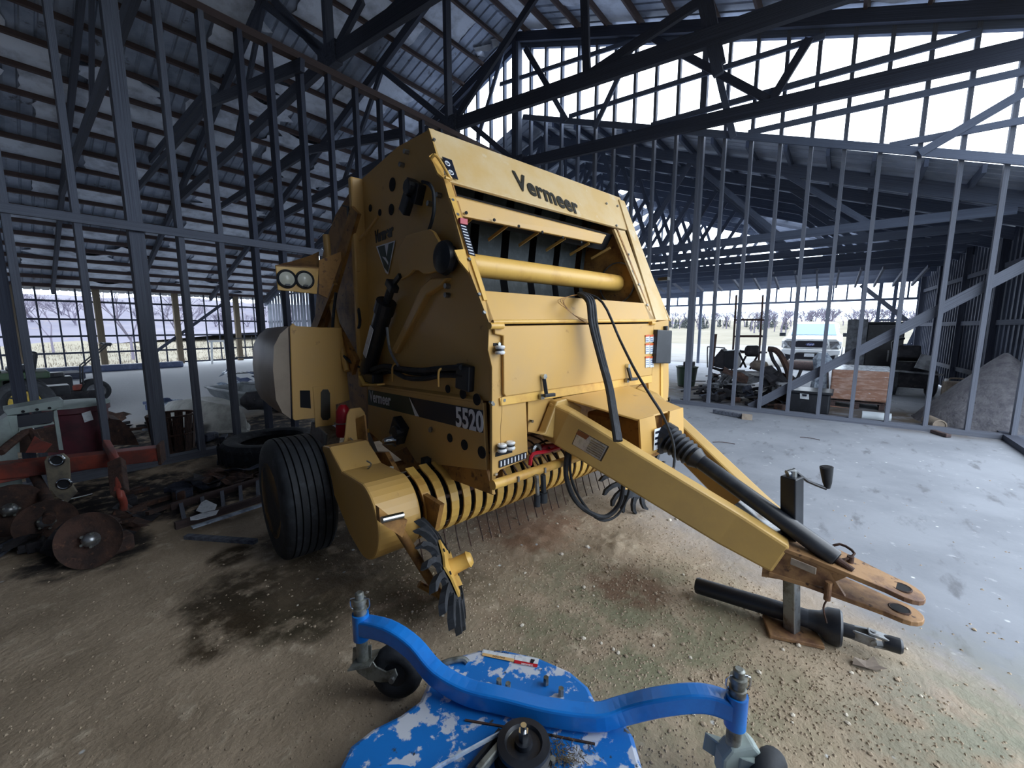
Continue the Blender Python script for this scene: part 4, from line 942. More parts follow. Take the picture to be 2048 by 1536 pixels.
for k in range(6):
    a = wp[0].lerp(wp[3], .18 + k * .13); b_ = wp[1].lerp(wp[2], .18 + k * .13)
    MB().bar(a.lerp(b_, .5) + dn_ * .009, a.lerp(b_, .94) + dn_ * .009, .002, .006).build('label_line', 'steel', B)
for px, py, s_ in ((1447, 1078, 1), (1256, 890, .5), (1290, 910, .5)):
    pass
# gearbox cover between the beams
gp = [LX(1114, 790, .03), LX(1238, 770, .03), LX(1272, 797, .42), LX(1270, 802, .45), LX(1190, 818, .50)]
ga_ = [V3(.02, -.44, 1.17), V3(.02, .33, 1.17), V3(.46, .27, 1.075), V3(.46, -.27, 1.075)]
plate('gearbox_cover', ga_, V3(0, 0, -.012), 'yellow', B, bevel=.004)
plate('gearbox_cover_front', [V3(.46, -.27, 1.075), V3(.46, -.10, 1.075), V3(.47, -.08, .98), V3(.47, .06, .98), V3(.46, .09, 1.075), V3(.46, .27, 1.075), V3(.48, .26, .88), V3(.48, -.26, .84)], V3(.012, 0, 0), 'yellow', B)
plate('gearbox_label', [V3(.496, -.14, 1.0), V3(.496, -.03, 1.0), V3(.496, -.03, .87), V3(.496, -.14, .87)], V3(.002, 0, 0), 'label_white', B)
for k in range(3): plate('label_band', [V3(.499, -.13, .985 - k * .035), V3(.499, -.04, .985 - k * .035), V3(.499, -.04, .97 - k * .035), V3(.499, -.13, .97 - k * .035)], V3(.001, 0, 0), 'decal_black', B)
MB().box(V3(.2, 0, .90), (.40, .3, .28)).build('gearbox', 'yellow_worn', B, bevel=.02)
MB().cyl(V3(.47, 0, .93), V3(.52, 0, .91), .10, n=20).build('gearbox_shroud', 'black', B)
# clevis hitch: bent side webs and two eyed plates
def eye(z, x1, zz):
    pts = [(1.15, -.16), (1.30, -.115), (x1 - .05, -.075)] + [(x1 + .0 + cos(radians(a)) * .075, sin(radians(a)) * .075) for a in range(-80, 81, 20)] + [(x1 - .05, .075), (1.30, .115), (1.15, .16)]
    def zf(x_): return z + (zz - z) * (x_ - 1.15) / (x1 - 1.15)
    pl = MB().prism([V3(x_, y_, zf(x_)) for x_, y_ in pts], V3(0, 0, -.022)).build('hitch_plate', 'rusty_tan', B, bevel=.003)
    MB().lathe(V3(x1 - .005, 0, zz - .025), (0, 0, 1), [(0, .033), (.028, .033)], 20).build('hitch_eye', 'dark', B)
    MB().torus(V3(x1 - .005, 0, zz + .001), (0, 0, 1), .035, .004, 20, 6).build('eye_rim', 'rust', B)
eye(.55, 1.615, .475); eye(.40, 1.62, .375)
for s in (-1, 1):
    MB().prism([V3(1.12, s * .155, .56), V3(1.36, s * .10, .505), V3(1.36, s * .10, .40), V3(1.12, s * .155, .36)], V3(0, -s * .018, 0)).build('hitch_side_web', 'rusty_tan', B)
MB().prism([V3(1.36, -.10, .505), V3(1.45, -.09, .495), V3(1.40, -.09, .44), V3(1.44, -.09, .385), V3(1.36, -.10, .385)], V3(0, .018, 0)).build('hitch_side_web', 'rusty_tan', B)
plate('web_slot', [V3(1.235, -.139, .505), V3(1.33, -.117, .487), V3(1.33, -.117, .455), V3(1.235, -.139, .473)], V3(-.006, -.018, 0) * .35, 'concrete_tube', B)
pp = MB().cyl(V3(1.43, .02, .44), V3(1.43, .02, .535), .014, n=12).build('clevis_pin', 'rust', B)
MB().cyl(V3(1.38, -.115, .44), V3(1.38, -.115, .35), .014, n=12).build('clevis_pin', 'rusty_tan', B)
MB().tube([V3(1.38, -.115, .35), V3(1.37, -.11, .30), V3(1.39, -.12, .24)], .004, 5).build('pin_wire', 'rust', B)
MB().tube([V3(1.33, .03, .52), V3(1.38, .06, .56), V3(1.44, .04, .545), V3(1.40, -.01, .515), V3(1.34, 0, .52)], .006, 6).build('shaft_end_spline', 'rust', B, smooth=True)
plate('hitch_top_plate', [V3(.95, -.13, .665), V3(1.16, -.11, .56), V3(1.16, .13, .56), V3(.95, .14, .665)], V3(0, 0, -.012), 'steel', B)
# drive shaft guard with bellows
s0 = V3(.50, 0.0, .93); s1 = LY(1672, 1118, -.05)
s1 = V3(s1.x, s1.y, s1.z); d_ = (s1 - s0).normalized(); ln = (s1 - s0).length
prof = [(0, .085)]
for k in range(6): prof += [(.02 + k * .030, .088 - k * .003), (.032 + k * .030, .068 - k * .002)]
prof += [(.205, .066), (.235, .052), (.25, .047)]
MB().lathe(s0, d_, prof, 24).build('shaft_bellows', 'black_plastic', B, smooth=True)
MB().lathe(s0, d_, [(.24, .043), (ln - .005, .043), (ln, .04)], 24).build('drive_shaft_guard', 'black_plastic', B, smooth=True)
MB().cyl(s1 - d_ * .002, s1 + d_ * .004, .034, n=20).build('shaft_end', 'dark', B)
MB().cyl(s1, s1 + d_ * .07, .016, n=12).build('shaft_end_spline', 'rust', B)
# parking jack
JF = G(1583, 1266) ; JN = Vector((FW.x, FW.y, 0)).normalized()
def nearj(px, py): return bl(onpl(px, py, JF, JN))
j0 = nearj(1583, 1266); jm = nearj(1583, 1150); j1 = nearj(1584, 952)
UPJ = (BY * .97 + BX * .25); UPJ = V3(.25, .97, 0)
MB().bar(jm, j1, .075, .075, up=UPJ).build('jack_outer_tube', 'black', B, bevel=.006)
MB().bar(j0 + V3(0, 0, .012), jm, .058, .058, up=UPJ).build('jack_inner_tube', 'steel', B, bevel=.004)
MB().box(j0 + V3(0, 0, .012), (.24, .17, .02), (0, 0, .5)).build('jack_foot', 'rusty_tan', B, bevel=.004)
MB().cyl(j1, j1 + (j1 - jm).normalized() * .03, .022, n=12).build('jack_cap', 'steel', B)
MB().tube([nearj(1580, 944), nearj(1592, 944), nearj(1615, 962), nearj(1652, 977)], .008, 8, smooth=2).build('jack_crank', 'black', B, smooth=True)
k0 = nearj(1655, 976); k1 = nearj(1653, 934)
MB().lathe(k0, k1 - k0, [(0, .012), (.03, .020), (.08, .026), ((k1 - k0).length, .029)], 18).build('crank_knob', 'rubber', B, smooth=True)
MB().cyl(k1 + (k1 - k0).normalized() * .001, k1 + (k1 - k0).normalized() * .003, .022, n=16).build('knob_hollow', 'dark', B)
MB().cyl(nearj(1574, 947), nearj(1590, 942), .017, n=12).build('crank_collar', 'steel', B)

# ---- hoses hanging down the front and under the drawbar
def hz(pts, r, m='rubber', name='hydraulic_hose', n=8): MB().tube(pts, r, n, smooth=4).build(name, m, B, smooth=True)
for i, dx in enumerate((0, 5, 10)):
    hz([U(1158 + dx, 588, .03), LX(1176 + dx, 603, .10), LX(1182 + dx, 650, .12), LX(1200 + dx * .8, 720, .16), LX(1215 + dx * .7, 775, .30), LX(1224 + dx * .7, 830, .44), LX(1232 + dx * .8, 882, .52)], .015)
hz([U(1165, 585, .04), LX(1205, 605, .12), LX(1240, 680, .25), LX(1270, 740, .42), LX(1300, 790, .54), LX(1325, 830, .58), LX(1345, 880, .61), LX(1349, 915, .62), LX(1347, 938, .64)], .008, name='cable')
hz([LX(1347, 938, .64), LX(1340, 943, .63), LX(1352, 945, .62)], .012, 'rusty_tan', 'cable_anchor')
hz([LX(1136, 898, .10), LX(1132, 950, .10), LX(1150, 1000, .12), LX(1185, 1028, .14), LX(1215, 1032, .16), LX(1240, 1005, .2), LX(1248, 960, .22)], .016)
hz([LX(1141, 898, .11), LX(1142, 955, .11), LX(1165, 1005, .12), LX(1200, 1040, .14), LX(1235, 1030, .16), LX(1256, 990, .2), LX(1258, 960, .22)], .009)
hz([LX(1073, 950, .08), LX(1075, 985, .08), LX(1074, 1008, .08)], .013, 'steel', 'hose_end')
hz([LX(1086, 950, .08), LX(1087, 975, .08), LX(1087, 1000, .08)], .016, 'rubber', 'hose_end')
MB().cyl(LX(1086, 985, .08), LX(1086, 1004, .08), .026, n=14).build('hose_coupling', 'rubber', B)
MB().cyl(LX(1074, 990, .08), LX(1074, 1012, .08), .02, n=14).build('hose_coupling', 'rubber', B)
# thin loose twine over the top edge
for k in range(5):
    hz([U(1165, 588, .03), U(1140 - 6 * k, 592 + 2 * k, .04), LX(1126 + 3 * k, 605 + 4 * k, .04), LX(1145 + 4 * k, 628 + 3 * k, .05), LX(1175, 640 + 2 * k, .06)], .0016, 'yellow_worn', 'loose_twine', 4)

# ---- running wheels
def wheel(cx, cy, side):
    R_, w_ = .42, .33; c = V3(cx, cy, R_)
    prof = [(-.5, .62), (-.5, .80), (-.47, .92), (-.42, .975)]
    for g0 in (-.34, -.20, -.06, .08, .22, .34):
        prof += [(g0 - .045, 1.0), (g0 - .012, .998), (g0 - .008, .955), (g0 + .012, .955), (g0 + .016, .998)]
    prof += [(.42, .975), (.47, .92), (.5, .80), (.5, .62)]
    MB().lathe(c, (0, side, 0), [(t * w_, r * R_) for t, r in prof], 56).build('tyre', 'rubber', B, smooth=True)
    rm = [(.50, .62), (.46, .60), (.40, .56), (.30, .52), (.12, .50), (.10, .20), (.14, .18), (.22, .17), (.24, .08)]
    MB().lathe(c, (0, side, 0), [(t * w_, r * R_) for t, r in rm], 40).build('rim', 'yellow', B, smooth=True)
    for k in range(6):
        a_ = 2 * pi * k / 6; q = c + V3(0, side * .11 * w_, 0) + V3(cos(a_) * .12, 0, sin(a_) * .12)
        MB().cyl(q, q + V3(0, side * .03, 0), .012, n=6).build('lug_nut', 'steel', B)
tc_ = bl(G(612, 1103))
wheel(tc_.x - .06, tc_.y - .02, -1); wheel(tc_.x - .06, -tc_.y + .02, 1)
MB().cyl(V3(tc_.x - .06, tc_.y + .05, .44), V3(tc_.x - .06, -tc_.y - .05, .44), .05, n=12).build('axle', 'yellow_worn', B)
# mud guard scrap piece behind the tyre
MB().box(LY(650, 870, -1.3), (.25, .12, .16), (0, .3, .2)).build('axle_shield', 'steel', B, bevel=.01)
# ================================================================== THINGS AROUND THE BALER
class TB:
    """builds parts of one thing from world coordinates"""
    def __init__(s, name, label, cat, loc, group=None):
        s.o = Vector(loc); s.t = thing(name, label, cat, tuple(loc), 0, group)
    def part(s, mb, name, m, **k):
        par = k.pop('parent', s.t); mb.v = [v - s.o for v in mb.v]; return mb.build(name, m, par, **k)
    def beam(s, name, a, b_, w_, h_, m, **k): return beam(name, Vector(a) - s.o, Vector(b_) - s.o, w_, h_, m, s.t, **k)
IR = Vector(RT); IC = Vector((-FW.x, -FW.y, 0)).normalized()     # to the right in the picture, and towards the viewer, on the ground
# ---- blue mower deck in the foreground
D = TB('mower_deck', 'blue mower deck spattered with white droppings, in the foreground', 'mower deck', (0.75, 0.7, 0))
zt = .2
outl = [G(x, y, zt) for x, y in ((700, 1490), (745, 1455), (800, 1428), (838, 1400), (862, 1345), (905, 1312), (960, 1298), (1010, 1298), (1075, 1312), (1140, 1340), (1178, 1372), (1192, 1400), (1240, 1425), (1268, 1470), (1285, 1530))]
outl += [Vector((.93, .16, zt)), Vector((.6, .02, zt)), Vector((.25, .3, zt)), Vector((.1, .65, zt)), Vector((.3, 1.0, zt))]
D.part(MB().prism(outl, (0, 0, -.115)), 'deck_shell', 'blue_spat', bevel=.018)
D.part(MB().prism([Vector((p.x, p.y, .085)) + (Vector((p.x - .72, p.y - .7, 0))).normalized() * .012 for p in outl], (0, 0, -.03)), 'deck_skirt', 'blue', bevel=.006)
arm = [G(*p) for p in ((722, 1250, .36), (775, 1262, .37), (825, 1295, .335), (872, 1348, .275), (935, 1384, .25), (1010, 1402, .248), (1100, 1424, .248), (1190, 1434, .25), (1245, 1421, .27), (1310, 1405, .32), (1380, 1396, .35), (1425, 1400, .35), (1472, 1418, .34))]
D.part(MB().strip(smoothpath(arm), .062, .07), 'front_arm', 'blue', bevel=.009)
pinL, pinR = arm[0], arm[-1]
def caster(p, top, cz, wc, ax, pm, nm, r, side):
    D.part(MB().cyl(Vector((p.x, p.y, p.z - .06)), Vector((p.x, p.y, p.z + .055)), .034, n=20), 'pivot_collar', 'blue', smooth=True)
    D.part(MB().lathe(Vector((p.x, p.y, p.z + .05)), (0, 0, 1), [(0, .026), (.03, .027), (.032, .022), (.05, .022), (.052, .027), (.07, .026), (.072, .018), (.095, .018), (.10, .012)], 18), 'caster_pin', 'galv', smooth=True)
    hp = D.part(MB().tube([Vector((p.x, p.y, p.z + .11)) + IR * a + Vector((0, 0, b_)) for a, b_ in ((-.04, .0), (-.036, -.03), (0, -.05), (.036, -.03), (.04, .0), (.03, .012), (-.03, .012), (-.04, 0))], .0035, 6), 'lynch_pin', 'chrome')
    D.part(MB().cyl(Vector((p.x, p.y, cz)), Vector((p.x, p.y, p.z - .055)), .024, n=16), 'caster_stem', 'galv', smooth=True)
    ax = Vector(ax).normalized(); w2 = .055
    # bent fork
    if side:
        D.part(MB().prism([onpl(x_, y_, wc + ax * w2, ax) for x_, y_ in ((705, 1296), (742, 1290), (743, 1320), (752, 1334), (772, 1344), (790, 1338), (795, 1352), (785, 1364), (760, 1366), (735, 1360), (715, 1346), (704, 1328))], ax * -.008), 'fork_plate', nm, bevel=.003)
    for sg in (() if side else (1, -1)):
        f0 = Vector((p.x, p.y, cz)) ; q = wc + ax * w2 * sg
        d1 = (Vector((wc.x, wc.y, 0)) - Vector((p.x, p.y, 0))).normalized()
        pts = [f0 + ax * w2 * sg - d1 * .03, f0 + ax * w2 * sg + d1 * .05, q + Vector((0, 0, .035)) + d1 * .02, q + d1 * .04, q - d1 * .01 - Vector((0, 0, .03)), f0 + ax * w2 * sg - d1 * .035 - Vector((0, 0, .07))]
        D.part(MB().prism(pts, ax * .006 * sg), 'fork_plate', nm, bevel=.002)
    f0 = Vector((p.x, p.y, cz)); d1 = (Vector((wc.x, wc.y, 0)) - Vector((p.x, p.y, 0))).normalized()
    if not side:
        pr_ = p - IC * .03
        D.part(MB().prism([onpl(x_, y_, pr_, IC) for x_, y_ in ((1430, 1486), (1446, 1466), (1490, 1458), (1506, 1476), (1484, 1506), (1474, 1560), (1440, 1560), (1426, 1520))], IC * .06), 'fork_housing', nm, bevel=.01)
    D.part(MB().prism([f0 + ax * w2 - d1 * .035, f0 - ax * w2 - d1 * .035, f0 - ax * w2 + d1 * .05, f0 + ax * w2 + d1 * .05], (0, 0, -.008)), 'fork_crown', nm)
    D.part(MB().torus(wc, ax, r * .66, r * .34, 36, 14, 1.05), 'caster_tyre', 'rubber', smooth=True)
    D.part(MB().lathe(wc - ax * .03, ax, [(0, r * .45), (.01, r * .42), (.02, r * .25), (.04, r * .25), (.05, r * .42), (.06, r * .45)], 24), 'caster_rim', 'black', smooth=True)
    D.part(MB().cyl(wc - ax * .07, wc + ax * .07, .012, n=10), 'caster_axle', 'steel')
wl1 = G(795, 1340, .115); caster(pinL, .46, .20, wl1, (-.80, -.5, .12), 0, 'galv', .115, True)
wr1 = G(1512, 1535, .10); caster(pinR, .46, .19, Vector((pinR.x + .03, pinR.y - .10, .10)), (-.2, -1, 0), 0, 'cream', .11, False)
# deck fittings
pc = G(1047, 1490, .25)
D.part(MB().lathe(pc - Vector((0, 0, .04)), (0, 0, 1), [(0, .085), (.012, .088), (.02, .07), (.034, .07), (.042, .088), (.052, .086), (.054, .062), (.044, .055), (.044, .03), (.06, .028), (.062, .012)], 32), 'spindle_pulley', 'black', smooth=True)
D.part(MB().cyl(pc + Vector((0, 0, .0)), pc + Vector((0, 0, .055)), .017, n=6), 'spindle_nut', 'chrome')
D.part(MB().cyl(pc + Vector((0, 0, .05)), pc + Vector((0, 0, .075)), .010, n=12), 'spindle_bolt', 'chrome')
D.part(MB().lathe(Vector((pc.x, pc.y, .19)), (0, 0, 1), [(0, .11), (.015, .09), (.03, .07)], 28), 'spindle_housing', 'black')
for i in range(4):
    a = i * pi / 2 + .5; q = Vector((pc.x + cos(a) * .095, pc.y + sin(a) * .095, .205)); D.part(MB().cyl(q, q + Vector((0, 0, .015)), .011, n=6), 'housing_bolt', 'galv')
cv = Vector((.50, .86, 0))
D.part(MB().lathe(Vector((cv.x, cv.y, .20)), (0, 0, 1), [(0, .19), (.05, .19), (.065, .18), (.068, .02)], 40), 'belt_cover', 'blue', smooth=True)
tl = (Vector((cv.x, cv.y, 0)) - Vector((pc.x, pc.y, 0))).normalized(); tn = Vector((-tl.y, tl.x, 0))
for sg in (-1, 1):
    D.part(MB().bar(Vector((pc.x, pc.y, .247)) + tn * .076 * sg, Vector((pc.x, pc.y, .247)) + tl * .5 + tn * .10 * sg, .005, .014), 'drive_belt', 'foil')
D.part(MB().bar(G(1038, 1448, .24), G(955, 1545, .24), .022, .03), 'idler_lever', 'galv', bevel=.004)
D.part(MB().bar(G(1000, 1470, .215), G(930, 1560, .215), .012, .05), 'belt_guide', 'dark')
for x, y in ((998, 1372), (1092, 1368), (1122, 1390), (1016, 1380)):
    q = G(x, y, .205); D.part(MB().cyl(q, q + Vector((0, 0, .03)), .011, n=6), 'deck_bolt', 'galv')
D.part(MB().strip([G(930, 1440, .203), G(1000, 1452, .203), G(1100, 1470, .203), G(1190, 1488, .203)], .007, .004), 'seam_rib', 'rust')
D.part(MB().tube([G(880, 1330, .205), G(900, 1322, .215), G(925, 1318, .215), G(935, 1325, .205)], .012, 8), 'lift_loop', 'galv', smooth=True)
# deck stickers
def dq(pts, z, m, nm): D.part(MB().prism([G(x, y, z) for x, y in pts], (0, 0, .0012)), nm, m)
dq(((966, 1299), (1030, 1310), (1027, 1323), (963, 1309)), .2015, 'label_white', 'deck_sticker')
dq(((966, 1306), (1029, 1318), (1027, 1324), (964, 1311)), .203, 'label_tan', 'sticker_band')
dq(((1031, 1310), (1078, 1318), (1074, 1336), (1028, 1327)), .2015, 'label_white', 'deck_sticker')
dq(((1029, 1320), (1076, 1329), (1074, 1335), (1028, 1326)), .203, 'red', 'sticker_band')
dq(((1062, 1318), (1070, 1320), (1066, 1327), (1060, 1326)), .203, 'decal_black', 'sticker_symbol')
rd = (G(1028, 1325, .204) - G(1074, 1333, .204)).normalized(); ud = Vector((0, 0, 1)).cross(rd)
def dtext(s_, size, px, py, m, **k):
    o = text('lettering', s_, size, G(px, py, .2045) - D.o, rd, ud, m, D.t, thick=.0003, **k); return o
dtext('DANGER', .0125, 1066, 1331, 'decal_white', sx=1.0); dtext('CAUTION', .012, 1010, 1316, 'decal_black'); dtext('WARNING', .014, 1018, 1306, 'decal_black')
# chaff caught on the deck
ch = MB(); r_ = random.Random(5)
for i in range(260):
    px = r_.gauss(1120, 28); py = r_.gauss(1515, 18)
    if px < 1098: continue
    p = G(px, py, .203 + r_.random() * .012); a = r_.random() * pi; l = r_.uniform(.006, .022); ch.bar(p, p + Vector((cos(a) * l, sin(a) * l, r_.uniform(0, .004))), .0015, .0015)
o = D.part(ch, 'chaff', 'straw'); o['kind'] = 'stuff'

# ---- loose half of a drive shaft lying under the drawbar
a = G(1392, 1170, .06); b_ = G(1625, 1240, .075); c = G(1652, 1252, .075); e = G(1728, 1302, .05)
d1 = (b_ - a).normalized()
S_ = TB('drive_shaft', 'black loose drive shaft half lying on the ground behind the jack foot', 'drive shaft', (a.x, a.y, 0))
S_.part(MB().lathe(a, d1, [(0, .042), (.01, .046), ((b_ - a).length, .046)], 24), 'shaft_guard', 'black_plastic', smooth=True)
S_.part(MB().cyl(a - d1 * .004, a + d1 * .002, .032, n=16), 'hollow_end', 'dark')
S_.part(MB().lathe(b_ - d1 * .02, d1, [(0, .046), (.05, .058), (.08, .085), (.13, .090), (.14, .082), (.135, .06)], 28), 'guard_cone', 'black_plastic', smooth=True)
f = b_ + d1 * .12
S_.part(MB().cyl(f - d1 * .02, f + d1 * .05, .034, n=16), 'yoke_neck', 'black', smooth=True)
for sg in (-1, 1):
    s3 = Vector((-d1.y, d1.x, 0)) * sg * .036
    S_.part(MB().bar(f + d1 * .04 + s3 * .6, f + d1 * .13 + s3, .014, .05), 'yoke_ear', 'steel', bevel=.004)
    S_.part(MB().bar(f + d1 * .10 + Vector((0, 0, .03 * sg)), f + d1 * .18 + Vector((0, 0, .02 * sg)), .05, .014), 'yoke_ear', 'steel', bevel=.004)
S_.part(MB().cyl(f + d1 * .12 - Vector((-d1.y, d1.x, 0)) * .045, f + d1 * .12 + Vector((-d1.y, d1.x, 0)) * .045, .012, n=10).cyl(f + d1 * .12 - Vector((0, 0, .04)), f + d1 * .12 + Vector((0, 0, .04)), .012, n=10), 'universal_cross', 'steel')
S_.part(MB().lathe(f + d1 * .16, d1, [(0, .03), (.02, .036), (.06, .036), (.07, .028)], 16), 'shaft_collar', 'black', smooth=True)

# ---- orange-red disc cultivator at the left
K = TB('disc_cultivator', 'faded orange-red tool bar with rusty discs and clamps, at the left', 'cultivator', (0.3, 4.6, 0))
k0 = G(-60, 948, .40); k1 = G(322, 905, .40); kd = (k1 - k0).normalized(); kn = Vector((kd.y, -kd.x, 0))
if kn.dot(IC) < 0: kn = -kn
K.part(MB().bar(k0, k1, .15, .13), 'tool_bar', 'orange_red', bevel=.01)
K.part(MB().bar(k1 - kd * .01, k1 + kd * .015, .19, .20), 'end_plate', 'rust', bevel=.006)
K.part(MB().bar(k0 + kn * .11 + Vector((0, 0, -.05)), G(120, 925, .36) + kn * .10, .09, .10), 'second_bar', 'orange_red', bevel=.008)
cp = G(128, 935, .40) + kn * .10
K.part(MB().prism([cp + kd * a + Vector((0, 0, b_)) for a, b_ in ((-.07, .10), (-.05, .14), (.05, .15), (.08, .10), (.07, -.10), (.10, -.20), (.03, -.28), (-.03, -.22), (-.07, -.12))], kn * .02), 'clamp_plate', 'tan_grey', bevel=.006)
for z in (.10, -.11): K.part(MB().torus(cp + Vector((0, 0, z)) + kn * .025 + kd * (.01 if z > 0 else .03), kn, .042, .010, 24, 8), 'clamp_ring', 'chrome', smooth=True)
for z in (.10, -.11): K.part(MB().cyl(cp + Vector((0, 0, z)) + kn * .018 + kd * (.01 if z > 0 else .03), cp + Vector((0, 0, z)) + kn * .024 + kd * (.01 if z > 0 else .03), .034, n=18), 'clamp_hole', 'dark')
q0 = G(212, 885, .52) + kn * .0; q1 = G(240, 922, .45) + kn * .08; q2 = G(246, 975, .30) + kn * .08; q3 = G(243, 1035, .06)
K.part(MB().strip([q0, q0.lerp(q1, .6) + Vector((0, 0, .01)), q1, q2], .055, .05, up=kn), 'shank_lever', 'orange_red', bevel=.006)
K.part(MB().tube([q1, q2, q2.lerp(q3, .5) + kd * .02, q3], .026, 10), 'curved_shank', 'orange_red', smooth=True)
K.part(MB().bar(q1 + Vector((0, 0, .02)), q2 - Vector((0, 0, .02)), .10, .07, up=kn), 'shank_block', 'rust', bevel=.008)
K.part(MB().lathe(q3 - kd * .06, kd + Vector((0, 0, .1)), [(0, .04), (.02, .05), (.08, .05), (.10, .035), (.14, .03)], 16), 'shank_hub', 'rust', smooth=True)
K.part(MB().bar(q3 + kd * .02 + Vector((0, 0, .02)), G(292, 1012, .10), .05, .06), 'hub_arm', 'rust', bevel=.006)
K.part(MB().lathe(q3 + Vector((0, 0, .01)), (0.1, .1, 1), [(0, .09), (.02, .10), (.03, .06), (.07, .04)], 20), 'scraper_dish', 'rust', smooth=True)
def disc(px, py, r, ax, lab=None, m='rust'):
    c = G(px, py, r * .98); ax = Vector(ax).normalized()
    K.part(MB().lathe(c, ax, [(-.045, r * .10), (-.035, r * .45), (-.012, r * .8), (.01, r), (.016, r), (-.004, r * .8), (-.025, r * .45), (-.03, r * .12)], 36), 'disc_blade', m, smooth=True)
    K.part(MB().lathe(c - ax * .02, ax, [(0, .05), (.03, .045), (.05, .03), (.06, .012)], 16), 'disc_hub', 'steel', smooth=True)
    for i in range(5):
        R_ = align(Vector((0, 0, 0)), ax); a = 2 * pi * i / 5; K.part(MB().cyl(c + R_ @ Vector((.0, cos(a) * .045, sin(a) * .045)), c + R_ @ Vector((.022, cos(a) * .045, sin(a) * .045)), .009, n=6), 'hub_bolt', 'galv')
dax = (IC * .95 + IR * .35 + Vector((0, 0, .25)))
disc(180, 1080, .185, dax); disc(92, 1045, .17, IC * .6 + IR * .8, m='rust'); disc(20, 1020, .20, IC * .4 + IR * .9, m='rust')
K.part(MB().bar(G(180, 1078, .2) - dax.normalized() * .05, G(235, 1050, .1), .05, .05), 'disc_axle', 'rust')
K.part(MB().tube([G(60, 935, .33), G(95, 1000, .25), G(98, 1040, .2)], .035, 10), 'disc_standard', 'rust', smooth=True)
K.part(MB().tube([G(0, 905, .60), G(30, 880, .66), G(60, 862, .70), G(75, 885, .62)], .03, 8), 'bent_bracket', 'rust', smooth=True)
K.part(MB().prism([G(52, 905, .60), G(70, 872, .68), G(82, 880, .66), G(105, 888, .64), G(90, 905, .60)], kn * .01), 'lug_plate', 'orange_red')
K.part(MB().tube([G(112, 1005, .04), G(185, 988, .04)], .010, 6), 'steel_rod', 'chrome')

# ---- pale console behind the tool bar
PY_ = 5.72
def wy(x, y, Y=PY_): return WY(x, y, Y)
N_ = TB('machine_cowl', 'pale green-white steel cowl with a dark window, behind the red tool bar', 'machine cowl', tuple(Vector((wy(65, 900).x, PY_, 0))))
N_.part(MB().prism([wy(6, 820), wy(122, 799), wy(128, 801), wy(126, 815), wy(14, 832)], (0, .30, 0)), 'top_rail', 'cream', bevel=.006)
N_.part(MB().prism([wy(14, 832), wy(34, 831), wy(40, 858), wy(42, 905), wy(25, 905)], (0, .30, 0)), 'side_post', 'cream', bevel=.006)
N_.part(MB().prism([wy(106, 822), wy(114, 820), wy(127, 900), wy(118, 900)], (0, .06, 0)), 'side_post', 'cream')
N_.part(MB().prism([wy(36, 856), wy(108, 844), wy(109, 848), wy(36, 862)], (0, .06, 0)), 'cross_rail', 'cream')
N_.part(MB().prism([wy(34, 833), wy(108, 822), wy(106, 842), wy(101, 847), wy(36, 855)], (0, .02, 0)), 'dark_window', 'decal_black')
N_.part(MB().prism([wy(36, 864), wy(112, 851), wy(118, 905), wy(36, 905)], (0, .02, 0)) if False else MB().prism([wy(38, 866), wy(110, 852), wy(117, 905), wy(40, 905)], (0, .02, 0)), 'lower_panel', 'rust')
N_.part(MB().prism([wy(14, 832, 5.6), wy(34, 900, 5.6), Vector((wy(34, 900, 5.6).x, 5.6, 0)), Vector((wy(-20, 900, 5.6).x, 5.6, 0)), wy(-25, 860, 5.6)], (0, .3, 0)), 'side_sheet', 'cream')
for x, y in ((46, 823), (74, 819), (99, 816)):
    q = wy(x, y); N_.part(MB().cyl(q - Vector((0, .006, 0)), q, .012, n=12), 'rail_hole', 'dark')
# maroon tub
q = WY(152, 885, 6.75); q = Vector((q.x, 6.75, 0))
T_ = TB('plastic_tub', 'maroon round plastic tub with a white paper label, behind the pale cowl', 'tub', q)
ht = WY(152, 815, 6.5).z
T_.part(MB().lathe(q, (0, 0, 1), [(0, .22), (.02, .25), (ht * .9, .30), (ht * .92, .32), (ht, .32), (ht, .30), (ht * .95, .29)], 32), 'tub_body', 'maroon', smooth=True)
T_.part(MB().lathe(q + Vector((0, 0, ht)), (0, 0, 1), [(0, .325), (.02, .325), (.03, .30), (.032, .05)], 32), 'tub_lid', 'cream', smooth=True)
a = WY(164, 822, 6.42); b_ = WY(188, 845, 6.42)
T_.part(MB().prism([WY(163, 827, 6.43), WY(181, 821, 6.43), WY(187, 839, 6.43), WY(169, 845, 6.43)], (0, -.004, 0)), 'paper_label', 'label_white')

# ---- green lawn tractor and push mower beyond the stud wall
TY = 10.6
q = WY(40, 800, TY); q = Vector((q.x, TY, 0))
L_ = TB('lawn_tractor', 'small green lawn tractor with yellow wheels, at the far left behind the studs', 'lawn tractor', q)
def tw(x, y, Y=TY): return WY(x, y, Y)
for (x, y, r, w_, nm) in ((45, 773, .37, .24, 'rear_wheel'), (5, 788, .28, .16, 'front_wheel')):
    for Y in (TY, TY + .75):
        c = tw(x, y, TY); c = Vector((c.x, Y, r))
        whl = L_.part(MB().torus(c, (0, 1, 0), r * .72, r * .28, 30, 10, 1.3), nm, 'rubber', smooth=True)
        rim = MB().lathe(c - Vector((0, w_ * .4, 0)), (0, 1, 0), [(0, r * .5), (.02, r * .5), (.04, r * .3), (w_ * .8, r * .3)], 24); L_.part(rim, 'wheel_rim', 'jd_yellow', smooth=True)
c = tw(45, 773); cx_ = c.x
L_.part(MB().box(Vector((cx_ - .60, TY + .38, .72)), (.80, .46, .42)), 'hood', 'jd_green', bevel=.05)
L_.part(MB().box(Vector((cx_ + .02, TY + .42, .80)), (.62, .80, .12)), 'fender_deck', 'jd_green', bevel=.03)
